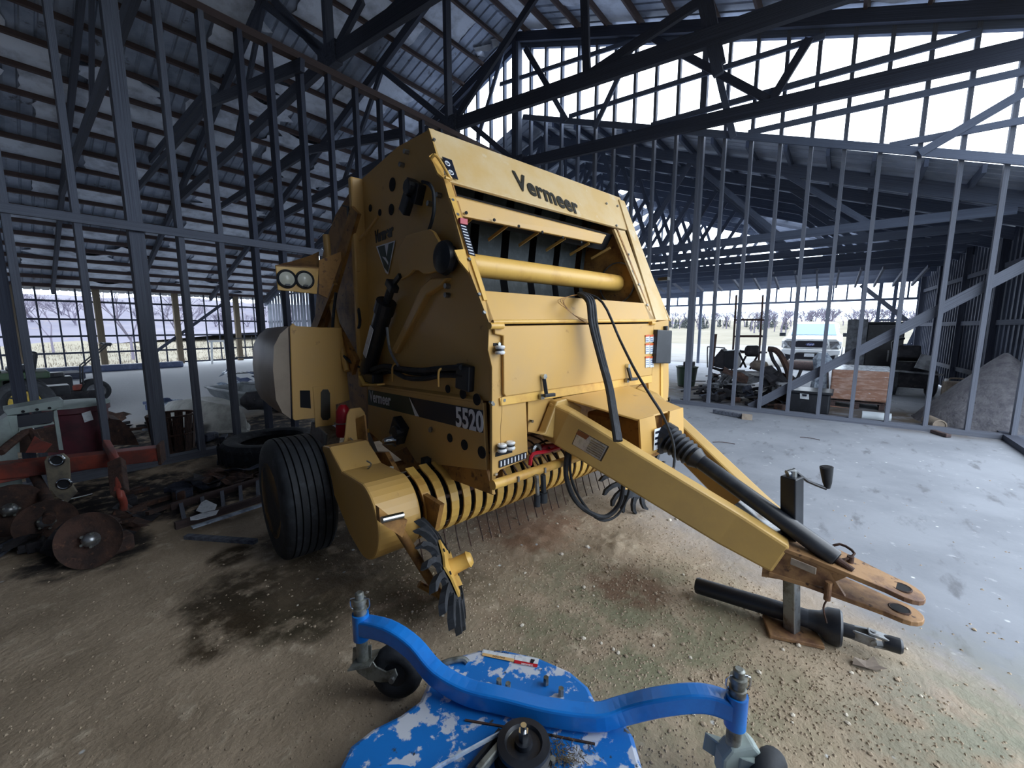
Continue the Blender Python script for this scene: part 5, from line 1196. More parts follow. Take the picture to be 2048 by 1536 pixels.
L_.part(MB().box(Vector((cx_ - .1, TY + .38, .50)), (1.3, .36, .16)), 'chassis', 'black', bevel=.01)
L_.part(MB().prism([Vector((cx_ - .15, TY + .18, .88)), Vector((cx_ + .18, TY + .18, .86)), Vector((cx_ + .24, TY + .18, 1.18)), Vector((cx_ + .16, TY + .18, 1.20)), Vector((cx_ + .10, TY + .18, .98)), Vector((cx_ - .15, TY + .18, .95))], (0, .40, 0)), 'seat', 'black', bevel=.03)
L_.part(MB().torus(Vector((cx_ - .36, TY + .38, 1.12)), (-.4, 0, 1), .17, .015, 24, 6), 'steering_wheel', 'black', smooth=True)
L_.part(MB().cyl(Vector((cx_ - .42, TY + .38, .9)), Vector((cx_ - .36, TY + .38, 1.12)), .02, n=8), 'steering_column', 'black')
MY = 12.6; q = WY(140, 790, MY); q = Vector((q.x, MY, 0))
P_ = TB('push_mower', 'dark walk-behind mower with its handle raised, beyond the studs at left', 'push mower', q)
P_.part(MB().box(Vector((q.x - .05, MY + .2, .17)), (1.0, .50, .20)), 'deck', 'junkdark', bevel=.03)
P_.part(MB().box(Vector((q.x - .18, MY + .2, .42)), (.50, .40, .34)).cyl(Vector((q.x - .18, MY + .2, .58)), Vector((q.x - .18, MY + .2, .68)), .16, n=18), 'engine', 'black', bevel=.02)
P_.part(MB().box(Vector((q.x + .15, MY + .10, .34)), (.24, .2, .12)), 'belt_cover', 'orange_red', bevel=.02)
for x, y in ((-.42, 0), (.40, 0), (-.42, .42), (.40, .42)):
    c = Vector((q.x + x, MY + y, .24)); P_.part(MB().torus(c, (0, 1, 0), .19, .05, 24, 8), 'mower_wheel', 'rubber', smooth=True); P_.part(MB().cyl(c - Vector((0, .03, 0)), c + Vector((0, .03, 0)), .16, n=20), 'wheel_disc', 'junkgrey')
for dy in (0, .42):
    P_.part(MB().tube([Vector((q.x + .2, MY + dy, .22)), WY(165, 733, MY) + Vector((0, dy, 0)), WY(218, 688, MY) + Vector((0, dy * .9, 0))], .014, 8, smooth=0), 'handle_bar', 'black')
P_.part(MB().box(WY(216, 688, MY) + Vector((0, .2, 0)), (.12, .45, .05)), 'control_panel', 'black', bevel=.01)
P_.part(MB().bar(WY(200, 686, MY), WY(222, 692, MY), .03, .03), 'handle_grip', 'black')
# dark rail fencing of low boards at the far left sill
F_ = tag(MB().box((2.2, 21.2, .12), (5.2, .3, .24), (0, 0, .02)).build('blue_tarp', 'tarp', bevel=.05), 'flat blue-grey tarp folded along the foot of the far open wall', 'tarp')
F_ = tag(MB().box((.2, 19.2, .10), (3.0, 1.2, .2), (0, 0, .05)).build('board_stack', 'wood_dark', bevel=.03), 'low dark stack of boards on the floor near the far open wall', 'board stack')

# ---- boats
def hull(name, label, a, b_, w_, h_, m, flip=True, z0=0.0):
    a = Vector(a); b_ = Vector(b_); d = (b_ - a); ln = d.length; d.normalize(); s_ = Vector((-d.y, d.x, 0)); o = (a + b_) / 2; o.z = 0
    t = TB(name, label, 'boat', o); vs = []; n = 14; m_ = 9
    for i in range(n + 1):
        u = i / n; ww = w_ / 2 * (1 - (2 * max(0, u - .45) / 1.1) ** 2.2) * (.75 + .25 * min(1, u * 5)); hh = h_ * (.8 + .2 * sin(pi * min(1, u * 1.1)))
        if u > .9: hh *= 1 - (u - .9) * 4
        for k in range(m_ + 1):
            v = -1 + 2 * k / m_; yy = v * ww; zz = hh * (1 - abs(v) ** 3.5 * .95) + (.035 if abs(abs(v) - .35) < .13 else 0)
            p = a + d * (ln * u) + s_ * yy; p.z = z0 + (zz if flip else h_ - zz); vs.append(p)
    fs = [(i * (m_ + 1) + k, i * (m_ + 1) + k + 1, (i + 1) * (m_ + 1) + k + 1, (i + 1) * (m_ + 1) + k) for i in range(n) for k in range(m_)] + [tuple(range(m_ + 1))]
    t.part(MB().add(vs, fs), 'hull', m, smooth=True)
    rail = [vs[i * (m_ + 1)] for i in range(n + 1)] + [vs[i * (m_ + 1) + m_] for i in range(n, -1, -1)]
    t.part(MB().tube(rail, .03, 6, smooth=0), 'gunwale', m if flip else 'boat_grey', smooth=True)
    return t
hull('boat', 'upturned weathered white boat hull on the floor beyond the studs, left of the baler', G(352, 812, .3), G(492, 845, .15), .85, .45, 'boat', True)
t = hull('grey_boat', 'long grey open boat filled with dark junk, beyond the upturned white hull', G(450, 793, .1), G(640, 822, .1), .95, .38, 'boat_grey', False)
q = G(520, 800, .32); t.part(MB().lathe(q, (1, -.3, 0), [(-.3, .05), (-.2, .16), (.2, .18), (.32, .06)], 14), 'junk_bundle', 'junkdark', smooth=True)
# ---- big tyre lying flat
c = G(545, 893, .13)
Y_ = TB('tractor_tyre', 'large black tyre lying flat on the floor behind the baler wheel', 'tyre', (c.x, c.y, 0))
Y_.part(MB().lathe(Vector((c.x, c.y, 0)), (0, 0, 1), [(0, .40), (.01, .50), (.06, .555), (.20, .555), (.26, .50), (.27, .42), (.25, .36), (.20, .345), (.19, .40), (.07, .40), (.06, .345), (.02, .36)], 48, closed=True), 'tyre_body', 'rubber', smooth=True)
for i in range(30):
    a = 2 * pi * i / 30; p = Vector((c.x + cos(a) * .555, c.y + sin(a) * .555, .13)); Y_.part(MB().box(p, (.02, .05, .20), (.35, 0, a)), 'tread_lug', 'rubber')
# ---- ladder, sheets, sticks near the wheel
a = G(350, 1052, .03); b_ = G(560, 985, .03); a2 = G(338, 1003, .03); b2_ = G(560, 938, .03)
H_ = TB('wooden_ladder', 'dark wooden ladder lying flat beside the baler wheel', 'ladder', ((a.x + b_.x) / 2, (a.y + b_.y) / 2, 0))
H_.beam('rail', a, b_, .035, .06, 'wood_brown'); H_.beam('rail', a2.lerp(a, .25), b2_.lerp(b_, .25), .035, .06, 'wood_brown')
for k in range(6):
    u = .08 + k * .17; H_.beam('rung', a.lerp(b_, u), a2.lerp(a, .25).lerp(b2_.lerp(b_, .25), u), .03, .03, 'wood')
o = MB().prism([G(x, y, .07) for x, y in ((392, 1022), (402, 1006), (412, 1000), (434, 1010), (430, 1020), (405, 1026))], (0, 0, .003)).build('paper_sheet', 'label_white'); tag(o, 'crumpled white sheet lying on the ladder, upper of the two', 'paper sheet')
o = MB().prism([G(x, y, .07) for x, y in ((380, 1035), (400, 1028), (438, 1020), (432, 1030), (395, 1040), (381, 1041))], (0, 0, .003)).build('paper_sheet', 'label_white'); tag(o, 'long torn white sheet lying on the ladder, lower of the two', 'paper sheet')
o = MB().bar(G(384, 1055, .04), G(545, 1003, .04), .05, .012).build('metal_strip', 'foil'); tag(o, 'pale metal strip lying along the ladder rail', 'metal strip')
o = MB().bar(G(372, 1073, .015), G(512, 1083, .015), .045, .03).build('wood_batten', 'wood', bevel=.004); tag(o, 'grey wooden batten lying alone in front of the ladder', 'batten')
o = MB().bar(G(435, 922, .03), G(560, 905, .03), .20, .05).build('sill_board', 'wood', bevel=.005); tag(o, 'grey board lying against the foot of the left stud wall', 'board')
# ---- rack, stands, scrap beyond the studs
q = G(490, 765)
W_ = TB('wire_rack', 'black wire shelf rack standing on the far floor, left of the baler', 'rack', (q.x, q.y, 0))
for dx in (-.35, .35):
    for dy in (-.2, .2): W_.beam('upright', (q.x + dx, q.y + dy, 0), (q.x + dx, q.y + dy, 1.35), .02, .02, 'black')
for z in (.3, .75, 1.3):
    for k in range(7): W_.beam('shelf_wire', (q.x - .35 + .117 * k, q.y - .2, z), (q.x - .35 + .117 * k, q.y + .2, z), .012, .012, 'black')
    W_.beam('shelf_rail', (q.x - .36, q.y - .2, z), (q.x + .36, q.y - .2, z), .02, .03, 'black')
q = G(440, 727)
W_ = TB('white_stand', 'small white wooden stand beside the far open wall', 'stand', (q.x, q.y, 0))
for dx in (-.3, .3): W_.beam('leg', (q.x + dx, q.y, 0), (q.x + dx * .8, q.y, 1.0), .07, .07, 'white')
W_.beam('top', (q.x - .35, q.y, 1.0), (q.x + .35, q.y, 1.0), .12, .08, 'white')
def scrap(name, label, cat, pts, h_, m, z0=0.0, seed=1, n=9, group=None):
    """a heap made of bent sheets, bars and lumps, each a part"""
    r = random.Random(seed); c = sum(pts, Vector((0, 0, 0))) / len(pts); t = TB(name, label, cat, (c.x, c.y, z0), group)
    def rp_():
        a, b_ = r.choice(pts), r.choice(pts); return a.lerp(b_, r.random()).lerp(c, r.random() * .4)
    for i in range(n):
        p = rp_(); z = z0 + r.random() ** 1.4 * h_; k = r.random()
        if k < .4:
            l = r.uniform(.3, .8) * (.5 + h_); a = r.random() * pi; q = p + Vector((cos(a) * l, sin(a) * l, 0)); t.part(MB().bar(p + Vector((0, 0, z + .03)), q + Vector((0, 0, max(.03, z + r.uniform(-.3, .2) * h_))), r.uniform(.02, .07), r.uniform(.02, .05)), 'scrap_bar', r.choice(m))
        elif k < .75:
            s_ = r.uniform(.15, .35) * (.6 + h_); R_ = Euler((r.uniform(-.6, .6), r.uniform(-.6, .6), r.random() * 3)).to_matrix(); g_ = []
            for j in range(4):
                for i2 in range(4): g_.append(p + Vector((0, 0, z + .08)) + R_ @ Vector(((i2 / 3 - .5) * s_ * 2, (j / 3 - .5) * s_, .05 * sin(i2 * 2.1 + j) * s_ * 3)))
            g_ = [Vector((v.x, v.y, max(v.z, z0 + .015))) for v in g_]
            t.part(MB().add(g_, [(j * 4 + i2, j * 4 + i2 + 1, (j + 1) * 4 + i2 + 1, (j + 1) * 4 + i2) for j in range(3) for i2 in range(3)]), 'scrap_sheet', r.choice(m))
        else:
            s_ = r.uniform(.08, .2) * (.6 + h_); t.part(MB().box(p + Vector((0, 0, z0 + s_ / 2 + z * .6)), (s_, s_ * 1.4, s_), (0, 0, r.random() * 3)), 'scrap_lump', r.choice(m), bevel=s_ * .15)
    return t
M['litter'] = M['foil']
scrap('scrap_heap', 'rusty curved scrap sheets heaped behind the end of the red tool bar', 'scrap', [G(205, 885), G(260, 890), G(270, 870), G(215, 865)], .25, ['rust', 'junkdark', 'rust'], 0, 3, 12)
o = TB('rusty_fender', 'rust-brown curved fender leaning behind the red tool bar', 'fender', tuple(Vector((WY(235, 880, 6.6).x, 6.6, 0))))
pts = [WY(x, y, 6.6) for x, y in ((205, 848), (222, 838), (240, 840), (256, 852), (270, 872), (278, 890))]
o.part(MB().add([p + Vector((0, d, 0)) for p in pts for d in (0, .45)], [(2 * i, 2 * i + 1, 2 * i + 3, 2 * i + 2) for i in range(5)]), 'fender_sheet', 'rust', smooth=True)
o.part(MB().prism(pts + [Vector((WY(205, 848, 6.6).x, 6.6, .25))], (0, .01, 0)), 'fender_side', 'rust')
q = WY(348, 880, 6.75); q = Vector((q.x, 6.75, 0))
o = TB('rusty_basket', 'rusty metal basket standing behind the studs, right of the red tool bar end', 'basket', q)
ht = WY(350, 828, 6.75).z
for i in range(12):
    a = 2 * pi * i / 12; o.beam('rib', q + Vector((cos(a) * .20, sin(a) * .20, .02)), q + Vector((cos(a) * .25, sin(a) * .25, ht)), .09, .012, 'rust', up=Vector((cos(a), sin(a), 0)))
for z in (.02, ht * .5, ht): o.part(MB().torus(q + Vector((0, 0, z)), (0, 0, 1), .20 + .05 * z / ht, .014, 24, 6), 'hoop', 'rust')
scrap('board_litter', 'loose boards and dark litter between the studs and the upturned boat', 'litter', [G(300, 850), G(345, 865), G(455, 885), G(360, 890), G(340, 852)], .06, ['wood', 'wood_dark', 'junkdark', 'foil'], 0, 11, 34)
scrap('dark_litter', 'dark heap of twigs and debris between the ladder and the stud wall', 'litter', [G(360, 1000), G(520, 960), G(520, 945), G(380, 985)], .04, ['junkdark', 'rust', 'wood_dark'], 0, 15, 26)
scrap('bark_litter', 'bark and dirt scraps on the floor under the red tool bar', 'litter', [G(20, 1120), G(260, 960), G(300, 1040), G(240, 1120)], .03, ['junkdark', 'rust'], 0, 19, 24)
scrap('plastic_litter', 'glinting crumpled plastic film on the floor left of the upturned boat', 'litter', [G(290, 812), G(350, 815), G(340, 835), G(300, 830)], .12, ['foil', 'tarp'], 0, 27, 10)
scrap('foil_heap', 'crumpled shiny tarps heaped on the floor beside the wire rack', 'tarp', [G(440, 780), G(560, 775), G(560, 782), G(450, 785)], .4, ['foil', 'tarp', 'boat_grey'], 0, 29, 18)
o = MB().prism([G(0, 1095, .012), G(62, 1062, .012), G(66, 1070, .012), G(0, 1115, .012)], (0, 0, .02)).build('grey_board', 'wood'); tag(o, 'pale grey board end on the floor under the red tool bar, at the left edge', 'board')

# ================================================================== THINGS BEYOND THE GABLE STUD WALL
def XB(x, y, X): return WX(x, y, X)
# ---- white pickup truck
TX = 20.9
pL = XB(1562, 690, TX); pR = XB(1684, 690, TX); zc = .0
W2 = (pL.y - pR.y); cy_ = (pL.y + pR.y) / 2; sc = W2 / 2.03; 
q = Vector((TX, cy_, -.02))
U_ = TB('pickup_truck', 'white pickup truck parked nose-in beyond the far end wall', 'pickup truck', q)
def tp(x, y, z): return q + Vector((x, y, z)) * sc      # x back along the truck, y to the left in the picture
zb0 = XB(1620, 727, TX).z; ztp = XB(1620, 643, TX + .9 * sc).z
k_ = (ztp - q.z) / (1.96 * sc)
def tz(x, y, z): return q + Vector((x * sc, y * sc, z * sc * k_))
def loft(sections, name, m, smooth=True, **k):
    n = len(sections[0]); vs = [p for s_ in sections for p in s_]
    fs = [(j * n + i, j * n + (i + 1) % n, (j + 1) * n + (i + 1) % n, (j + 1) * n + i) for j in range(len(sections) - 1) for i in range(n)] + [tuple(range(n - 1, -1, -1)), tuple((len(sections) - 1) * n + i for i in range(n))]
    return U_.part(MB().add(vs, fs), name, m, smooth=smooth, **k)
def sec(x, w_, z0, z1, wt=None, rr=.08):
    wt = wt or w_; return [tz(x, -w_, z0), tz(x, -w_ * 1.0, z1 - rr), tz(x, -wt + rr, z1), tz(x, wt - rr, z1), tz(x, w_, z1 - rr), tz(x, w_, z0)]
loft([sec(0.0, .93, .42, 1.20, .90), sec(.12, 1.0, .40, 1.27, .95), sec(1.1, 1.01, .42, 1.33, .97), sec(1.6, 1.01, .42, 1.34, .98), sec(3.2, 1.01, .42, 1.36, .98), sec(5.6, 1.01, .42, 1.36, .98)], 'body', 'truck')
loft([sec(1.15, .92, 1.28, 1.36, .88, .02), sec(1.75, .80, 1.3, 1.86, .70, .05), sec(2.0, .80, 1.3, 1.96, .68, .08), sec(3.3, .80, 1.3, 1.97, .68, .08), sec(3.7, .84, 1.3, 1.88, .72, .05), sec(3.85, .88, 1.3, 1.36, .8, .02)], 'cab', 'truck')
U_.part(MB().prism([tz(1.16, -.80, 1.37), tz(1.16, .80, 1.37), tz(1.74, .68, 1.86), tz(1.74, -.68, 1.86)], (-.02, 0, .01)), 'windscreen', 'glass')
for sg in (-1, 1):
    U_.part(MB().prism([tz(1.45, sg * .875, 1.38), tz(1.9, sg * .80, 1.84), tz(3.3, sg * .80, 1.86), tz(3.5, sg * .88, 1.40)], (0, sg * .01, 0)), 'side_window', 'glass')
    hl = U_.part(MB().prism([tz(-.01, sg * .62, 1.12), tz(-.01, sg * .90, 1.12), tz(.10, sg * 1.0, 1.10), tz(.10, sg * 1.0, .84), tz(-.01, sg * .92, .80), tz(-.01, sg * .66, .82)], (-.03, 0, 0)), 'headlamp', 'steel')
    U_.part(MB().box(tz(1.35, sg * 1.12, 1.38), (.12 * sc, .24 * sc, .16 * sc)), 'wing_mirror', 'black', bevel=.02)
    U_.part(MB().torus(tz(.95, sg * .92, .36), (0, 1, 0), .30 * sc, .12 * sc, 26, 8), 'front_tyre', 'rubber', smooth=True)
    U_.part(MB().torus(tz(4.6, sg * .92, .36), (0, 1, 0), .30 * sc, .12 * sc, 26, 8), 'rear_tyre', 'rubber', smooth=True)
    U_.part(MB().prism([tz(-.05, sg * .55, .62), tz(-.05, sg * .92, .62), tz(-.03, sg * .92, .56), tz(-.05, sg * .62, .52)], (-.02, 0, 0)), 'fog_lamp_slot', 'grille')
U_.part(MB().prism([tz(-.02, y_, z_) for y_, z_ in ((-.62, .98), (-.55, 1.16), (-.45, 1.20), (.45, 1.20), (.55, 1.16), (.62, .98), (.52, .80), (-.52, .80))], (-.05, 0, 0)), 'grille_surround', 'truck', bevel=.02)
gr = U_.part(MB().prism([tz(-.05, y_, z_) for y_, z_ in ((-.56, .98), (-.50, 1.10), (-.42, 1.13), (.42, 1.13), (.50, 1.10), (.56, .98), (.48, .86), (-.48, .86))], (-.04, 0, 0)), 'grille', 'grille')
U_.part(MB().prism([tz(-.09, cos(2 * pi * i / 24) * .155, .985 + sin(2 * pi * i / 24) * .075) for i in range(24)], (-.02, 0, 0)), 'badge_rim', 'chrome')
U_.part(MB().prism([tz(-.10, cos(2 * pi * i / 24) * .14, .985 + sin(2 * pi * i / 24) * .062) for i in range(24)], (-.025, 0, 0)), 'badge', 'oval_blue')
text('lettering', 'Ford', .11 * sc, tz(-.125, .11, .985) - U_.o, (0, -1, 0), (0, 0, 1), 'decal_white', U_.t, shear=.3)
U_.part(MB().prism([tz(-.04, y_, z_) for y_, z_ in ((-.98, .78), (.98, .78), (.98, .58), (.55, .50), (.42, .64), (-.42, .64), (-.55, .50), (-.98, .58))], (-.10, 0, 0)), 'bumper', 'truck', bevel=.03)
U_.part(MB().prism([tz(.0, y_, z_) for y_, z_ in ((-.85, .60), (.85, .60), (.80, .34), (-.80, .34))], (-.08, 0, 0)), 'lower_bumper', 'grille')
U_.part(MB().prism([tz(-.11, y_, z_) for y_, z_ in ((-.17, .60), (.17, .60), (.17, .46), (-.17, .46))], (-.05, 0, 0)), 'number_plate', 'label_white')
U_.part(MB().prism([tz(-.03, -.94, 1.215), tz(-.03, .94, 1.215), tz(-.03, .94, 1.20), tz(-.03, -.94, 1.20)], (-.02, 0, 0)), 'bonnet_gap', 'steel')
# log lying in front of the truck
a = XB(1575, 733, 19.4); b_ = XB(1650, 738, 19.0)
o = MB().cyl(Vector((a.x, a.y, .18)), Vector((b_.x, b_.y, .18)), .17, .19, 16).build('log', 'wood_brown', smooth=True); tag(o, 'long grey-brown log lying in front of the white truck', 'log')
# tall scaffold frame
SX = 17.5
S2 = TB('scaffold_frame', 'tall rusty welded frame with cross rails, standing left of the truck', 'scaffold', tuple(Vector((SX, XB(1500, 740, SX).y, 0))))
for px0, px1, X_ in ((1473, 1466, SX), (1536, 1528, SX), (1483, 1477, SX + .8), (1526, 1519, SX + .8)):
    t0 = XB(px0, 590, X_); b0 = XB(px1, 705, X_); b0.z = 0; S2.beam('upright', t0, b0, .06, .06, 'rust')
for yy in (640, 673, 705):
    S2.beam('cross_rail', XB(1469, yy, SX), XB(1534, yy, SX), .05, .06, 'rust'); S2.beam('cross_rail', XB(1480, yy - 2, SX + .8), XB(1525, yy - 2, SX + .8), .03, .03, 'rust')
# ---- black cabinet, pallet box, tote and so on
def boxthing(name, label, cat, X_, px0, px1, pyt, dep, m, z0=0.0, bevel=.02, group=None):
    a = XB(px0, pyt, X_); b_ = XB(px1, pyt, X_); y0, y1 = a.y, b_.y; z1 = a.z
    t = TB(name, label, cat, (X_ + dep / 2, (y0 + y1) / 2, z0), group)
    t.part(MB().box(Vector((X_ + dep / 2, (y0 + y1) / 2, (z0 + z1) / 2)), (dep, abs(y0 - y1), z1 - z0)), 'body', m, bevel=bevel); return t, y0, y1, z1
t, y0, y1, z1 = boxthing('steel_cabinet', 'tall black steel cabinet standing right of the white truck', 'cabinet', 15.0, 1736, 1812, 648, 1.0, 'black')
t.part(MB().box(Vector((15.05, y0 + .22, z1 * .55)), (.9, .42, z1 * 1.05)), 'grey_side_panel', 'junkgrey')
t.part(MB().box(Vector((15.5, (y0 + y1) / 2, z1 + .03)), (1.05, abs(y0 - y1) + .1, .05)), 'top_lip', 'black', bevel=.01)
t.part(MB().box(Vector((14.98, (y0 + y1) / 2 - .1, z1 * .5)), (.02, .03, .3)), 'door_handle', 'steel')
t, y0, y1, z1 = boxthing('wrapped_pallet_box', 'large cardboard box wrapped in stretch film on a pallet, behind the studs', 'box', 10.6, 1664, 1783, 738, .95, 'cardboard', .16, .03)
pm = (y0 + y1) / 2
t.part(MB().prism([Vector((10.62, y0 + .03, z1 - .02)), Vector((10.62, y1 - .02, z1 - .02)), Vector((11.5, y1 - .02, z1 + .02)), Vector((11.5, y0 + .03, z1 + .02))], (0, 0, .02)), 'film_top', 'foil')
for k in range(4): t.part(MB().prism([Vector((10.592, y0 - .02, z1 - .15 - k * .2)), Vector((10.592, y1, z1 - .12 - k * .22)), Vector((10.592, y1, z1 - .135 - k * .22)), Vector((10.592, y0 - .02, z1 - .19 - k * .2))], (-.004, 0, 0)), 'film_crease', 'cardboard')
for k in range(5): t.part(MB().box(Vector((10.66 + k * .2, pm, .125)), (.1, abs(y0 - y1) * .98, .02)), 'pallet_board', 'wood_brown')
for k in range(3): t.part(MB().box(Vector((11.05, y1 + (y0 - y1) * (.08 + .42 * k), .06)), (.9, .08, .10)), 'pallet_runner', 'wood_brown')
t, y0, y1, z1 = boxthing('storage_tote', 'black plastic tote bin with a white sticker, left of the wrapped box', 'tote', 9.45, 1579, 1662, 784, .6, 'black', 0, .03)
t.part(MB().box(Vector((9.75, (y0 + y1) / 2, z1 + .02)), (.68, abs(y0 - y1) + .07, .05)), 'tote_lid', 'black', bevel=.012)
t.part(MB().prism([XB(1600, 786, 9.44), XB(1618, 788, 9.44), XB(1618, 799, 9.44), XB(1600, 797, 9.44)], (-.004, 0, 0)), 'white_sticker', 'label_white')
t.part(MB().prism([XB(1604, 788, 9.43), XB(1614, 789, 9.43), XB(1613, 793, 9.43), XB(1605, 792, 9.43)], (-.004, 0, 0)), 'sticker_mark', 'decal_black')
# clear film bundle beside the box
q = G(1645, 790, .0)
o = TB('film_bundle', 'bundle of clear plastic film standing between the tote and the wrapped box', 'film bundle', tuple(q)); c = XB(1640, 760, 10.9)
o.part(MB().lathe(Vector((10.9, c.y, 0)), (0, 0, 1), [(0, .12), (.3, .17), (.7, .13), (.95, .17), (1.08, .08)], 9), 'film_roll', 'foil')
# white pipe, tan tubes, gravel heap, jerry can
a = XB(1722, 846, 9.35); b_ = XB(1780, 853, 9.35); o = TB('white_pipe', 'short white plastic pipe lying in front of the wrapped box', 'pipe', (9.35, (a.y + b_.y) / 2, 0))
o.part(MB().lathe(Vector((9.35, a.y, .085)), (0, b_.y - a.y, 0), [(0, .075), (.0, .08), (abs(b_.y - a.y), .08), (abs(b_.y - a.y), .07)], 20), 'pipe_wall', 'pvc', smooth=True)
for nm, lb, (x, y), (x2, y2), r in (('tan_tube', 'tan hollow tube end lying between two studs, left of the gravel heap', (1880, 851), (1852, 838), .085), ('grey_tube', 'grey hollow tube end on the floor at the foot of the gravel heap', (1987, 853), (1960, 843), .10)):
    a = G(x, y, r); b_ = a + (G(x2, y2, r) - a).normalized() * .45; dd = (b_ - a).normalized()
    o = TB(nm, lb, 'tube', (a.x, a.y, 0)); o.part(MB().lathe(a, dd, [(.02, r * .78), (0, r * .82), (0, r), (.45, r), (.45, r * .8)], 22), 'tube_wall', 'concrete_tube', smooth=True); o.part(MB().cyl(a + dd * .03, a + dd * .04, r * .8, n=18), 'tube_hollow', 'dark')
a = G(2010, 846, .09); b_ = a + Vector((.55, -.12, 0)); o = TB('long_white_pipe', 'long white pipe on the floor at the right edge', 'pipe', (a.x, a.y, 0)); o.part(MB().lathe(a, b_ - a, [(0, .08), (0, .095), ((b_ - a).length, .095), ((b_ - a).length, .08)], 20), 'pipe_wall', 'pvc', smooth=True)
# gravel heap against the siding
PX, PYc, PH = 10.2, -2.05, 1.25
def pz(x, y):
    d = sqrt(((x - PX) / 1.05) ** 2 + ((y - PYc) / 1.0) ** 2); return PH * max(0, 1 - d) ** .95 + .03 * mnoise.noise(Vector((x * 4, y * 4, 0))) * (1 if d < 1.1 else 0) - .01
o = gridmesh(9.16, 11.5, -2.30, -1.0, 44, 28, pz).build('gravel_heap', 'pile', smooth=True); tag(o, 'tall heap of grey gravel banked against the dark siding at right', 'gravel heap'); o['kind'] = 'stuff'
q = G(1908, 803); o = TB('jerry_can', 'pale jerry can with a handle standing left of the gravel heap', 'jerry can', tuple(q)); 
o.part(MB().box(q + Vector((0, 0, .22)), (.3, .42, .44)), 'can_body', 'concrete_tube', bevel=.04); o.part(MB().tube([q + Vector((0, -.12, .44)), q + Vector((0, -.1, .50)), q + Vector((0, .1, .50)), q + Vector((0, .12, .44))], .018, 8), 'handle', 'concrete_tube', smooth=True); o.part(MB().cyl(q + Vector((0, .16, .42)), q + Vector((0, .16, .49)), .035, n=12), 'cap', 'white')
# dark machine with a pale panel
q = G(1818, 792); o = TB('old_machine', 'dark old machine with a tilted pale panel, left of the gravel heap', 'machine', tuple(q))
o.part(MB().box(q + Vector((.3, .0, .5)), (.8, .7, .6)), 'frame', 'junkdark', bevel=.05); o.part(MB().cyl(q + Vector((0, .45, .3)), q + Vector((0, .25, .3)), .3, n=24), 'wheel', 'rubber', smooth=True)
o.part(MB().torus(q + Vector((.1, -.35, .32)), (0, 1, 0), .24, .09, 24, 8), 'wheel', 'rubber', smooth=True)
o.part(MB().prism([XB(1828, 735, 12.9), XB(1842, 708, 12.9), XB(1872, 713, 12.9), XB(1860, 742, 12.9)], (-.03, 0, 0)), 'pale_panel', 'junkgrey', bevel=.005)
o.part(MB().tube([q + Vector((0, .3, .8)), q + Vector((0, .4, 1.25)), q + Vector((.1, .2, 1.35))], .03, 8), 'exhaust', 'black'); o.part(MB().box(q + Vector((.1, .1, 1.0)), (.4, .4, .3), (0, .3, 0)), 'engine_block', 'junkdark', bevel=.04)
o.part(MB().bar(q + Vector((-.2, -.5, .55)), q + Vector((-.2, .4, .6)), .04, .04), 'axle_bar', 'junkgrey')
# plank and blocks in front of the sill
a = G(1428, 822, .04); b_ = G(1486, 832, .04); o = MB().bar(a, b_, .09, .07).build('timber_plank', 'wood', bevel=.004); tag(o, 'grey timber plank lying along the foot of the stud wall', 'plank')
a = G(1494, 834, .04); o = MB().box(a, (.12, .16, .09), (0, 0, .15)).build('wood_block', 'concrete_tube', bevel=.004); tag(o, 'square-cut timber block end at the end of the grey plank', 'wood block')
a = G(1865, 862, .03); b_ = G(1898, 872, .03); o = MB().bar(a, b_, .07, .05).build('brown_wood_piece', 'wood_brown', bevel=.01); tag(o, 'brown split wood piece on the slab in front of the studs, right side', 'wood piece')
# bucket, junk pile
q = G(1372, 772); o = TB('green_bucket', 'dark green bucket standing outside the first stud, right of the baler', 'bucket', tuple(q))
o.part(MB().lathe(q, (0, 0, 1), [(0, .20), (.02, .22), (.50, .27), (.52, .29), (.55, .29), (.55, .25), (.5, .24)], 26), 'bucket_body', 'jd_green', smooth=True); o.part(MB().box(q + Vector((0, -.05, .62)), (.22, .26, .12)), 'bucket_contents', 'junkdark', bevel=.02)
Xj = 10.3
scrap('scrap_pile', 'sooty scrap pile of bent sheets and bars behind the studs, left of the tote', 'scrap', [XB(1400, 795, Xj), XB(1565, 812, Xj - .3), XB(1560, 790, Xj + 1.2), XB(1420, 785, Xj + 1.0)], .55, ['junkdark', 'junkdark', 'junkgrey', 'rust', 'junkdark'], 0, 41, 60)
scrap('ash_heap', 'low dark heap of ash and rubble at the foot of the scrap pile', 'rubble', [G(1405, 805), G(1560, 822), G(1555, 800), G(1420, 795)], .18, ['junkdark', 'rust', 'junkdark', 'wood_dark'], 0, 43, 60)
# crumpled panels on the pile, wheel, engine box, bent tube frame
def quad(t, nm, pts, X_, m, dx=.02, **k): return t.part(MB().prism([XB(x, y, X_) for x, y in pts], (dx, 0, 0)), nm, m, **k)
Jp = TB('crumpled_panel', 'pale crumpled sheet-metal panel lying on the scrap pile', 'panel', tuple(Vector((10.6, XB(1485, 780, 10.6).y, .5))))
for i, (x0, x1, yt, yb) in enumerate(((1440, 1462, 742, 765), (1462, 1490, 740, 768), (1490, 1528, 742, 768))):
    t0 = XB(x0, yt, 11.2); t1 = XB(x1, yt, 11.2); b0 = XB(x0 + 6, yb, 10.4); b1 = XB(x1 + 2, yb - 3, 10.4)
    Jp.part(MB().prism([t0, t1, b1 + Vector((0, 0, .03 * i)), b0], (0, 0, -.015)), 'panel_fold', 'junkgrey')
En = TB('engine_box', 'dark engine box with a slanted cover, on top of the scrap pile at left', 'engine', tuple(Vector((11.0, XB(1445, 740, 11.0).y, .55))))
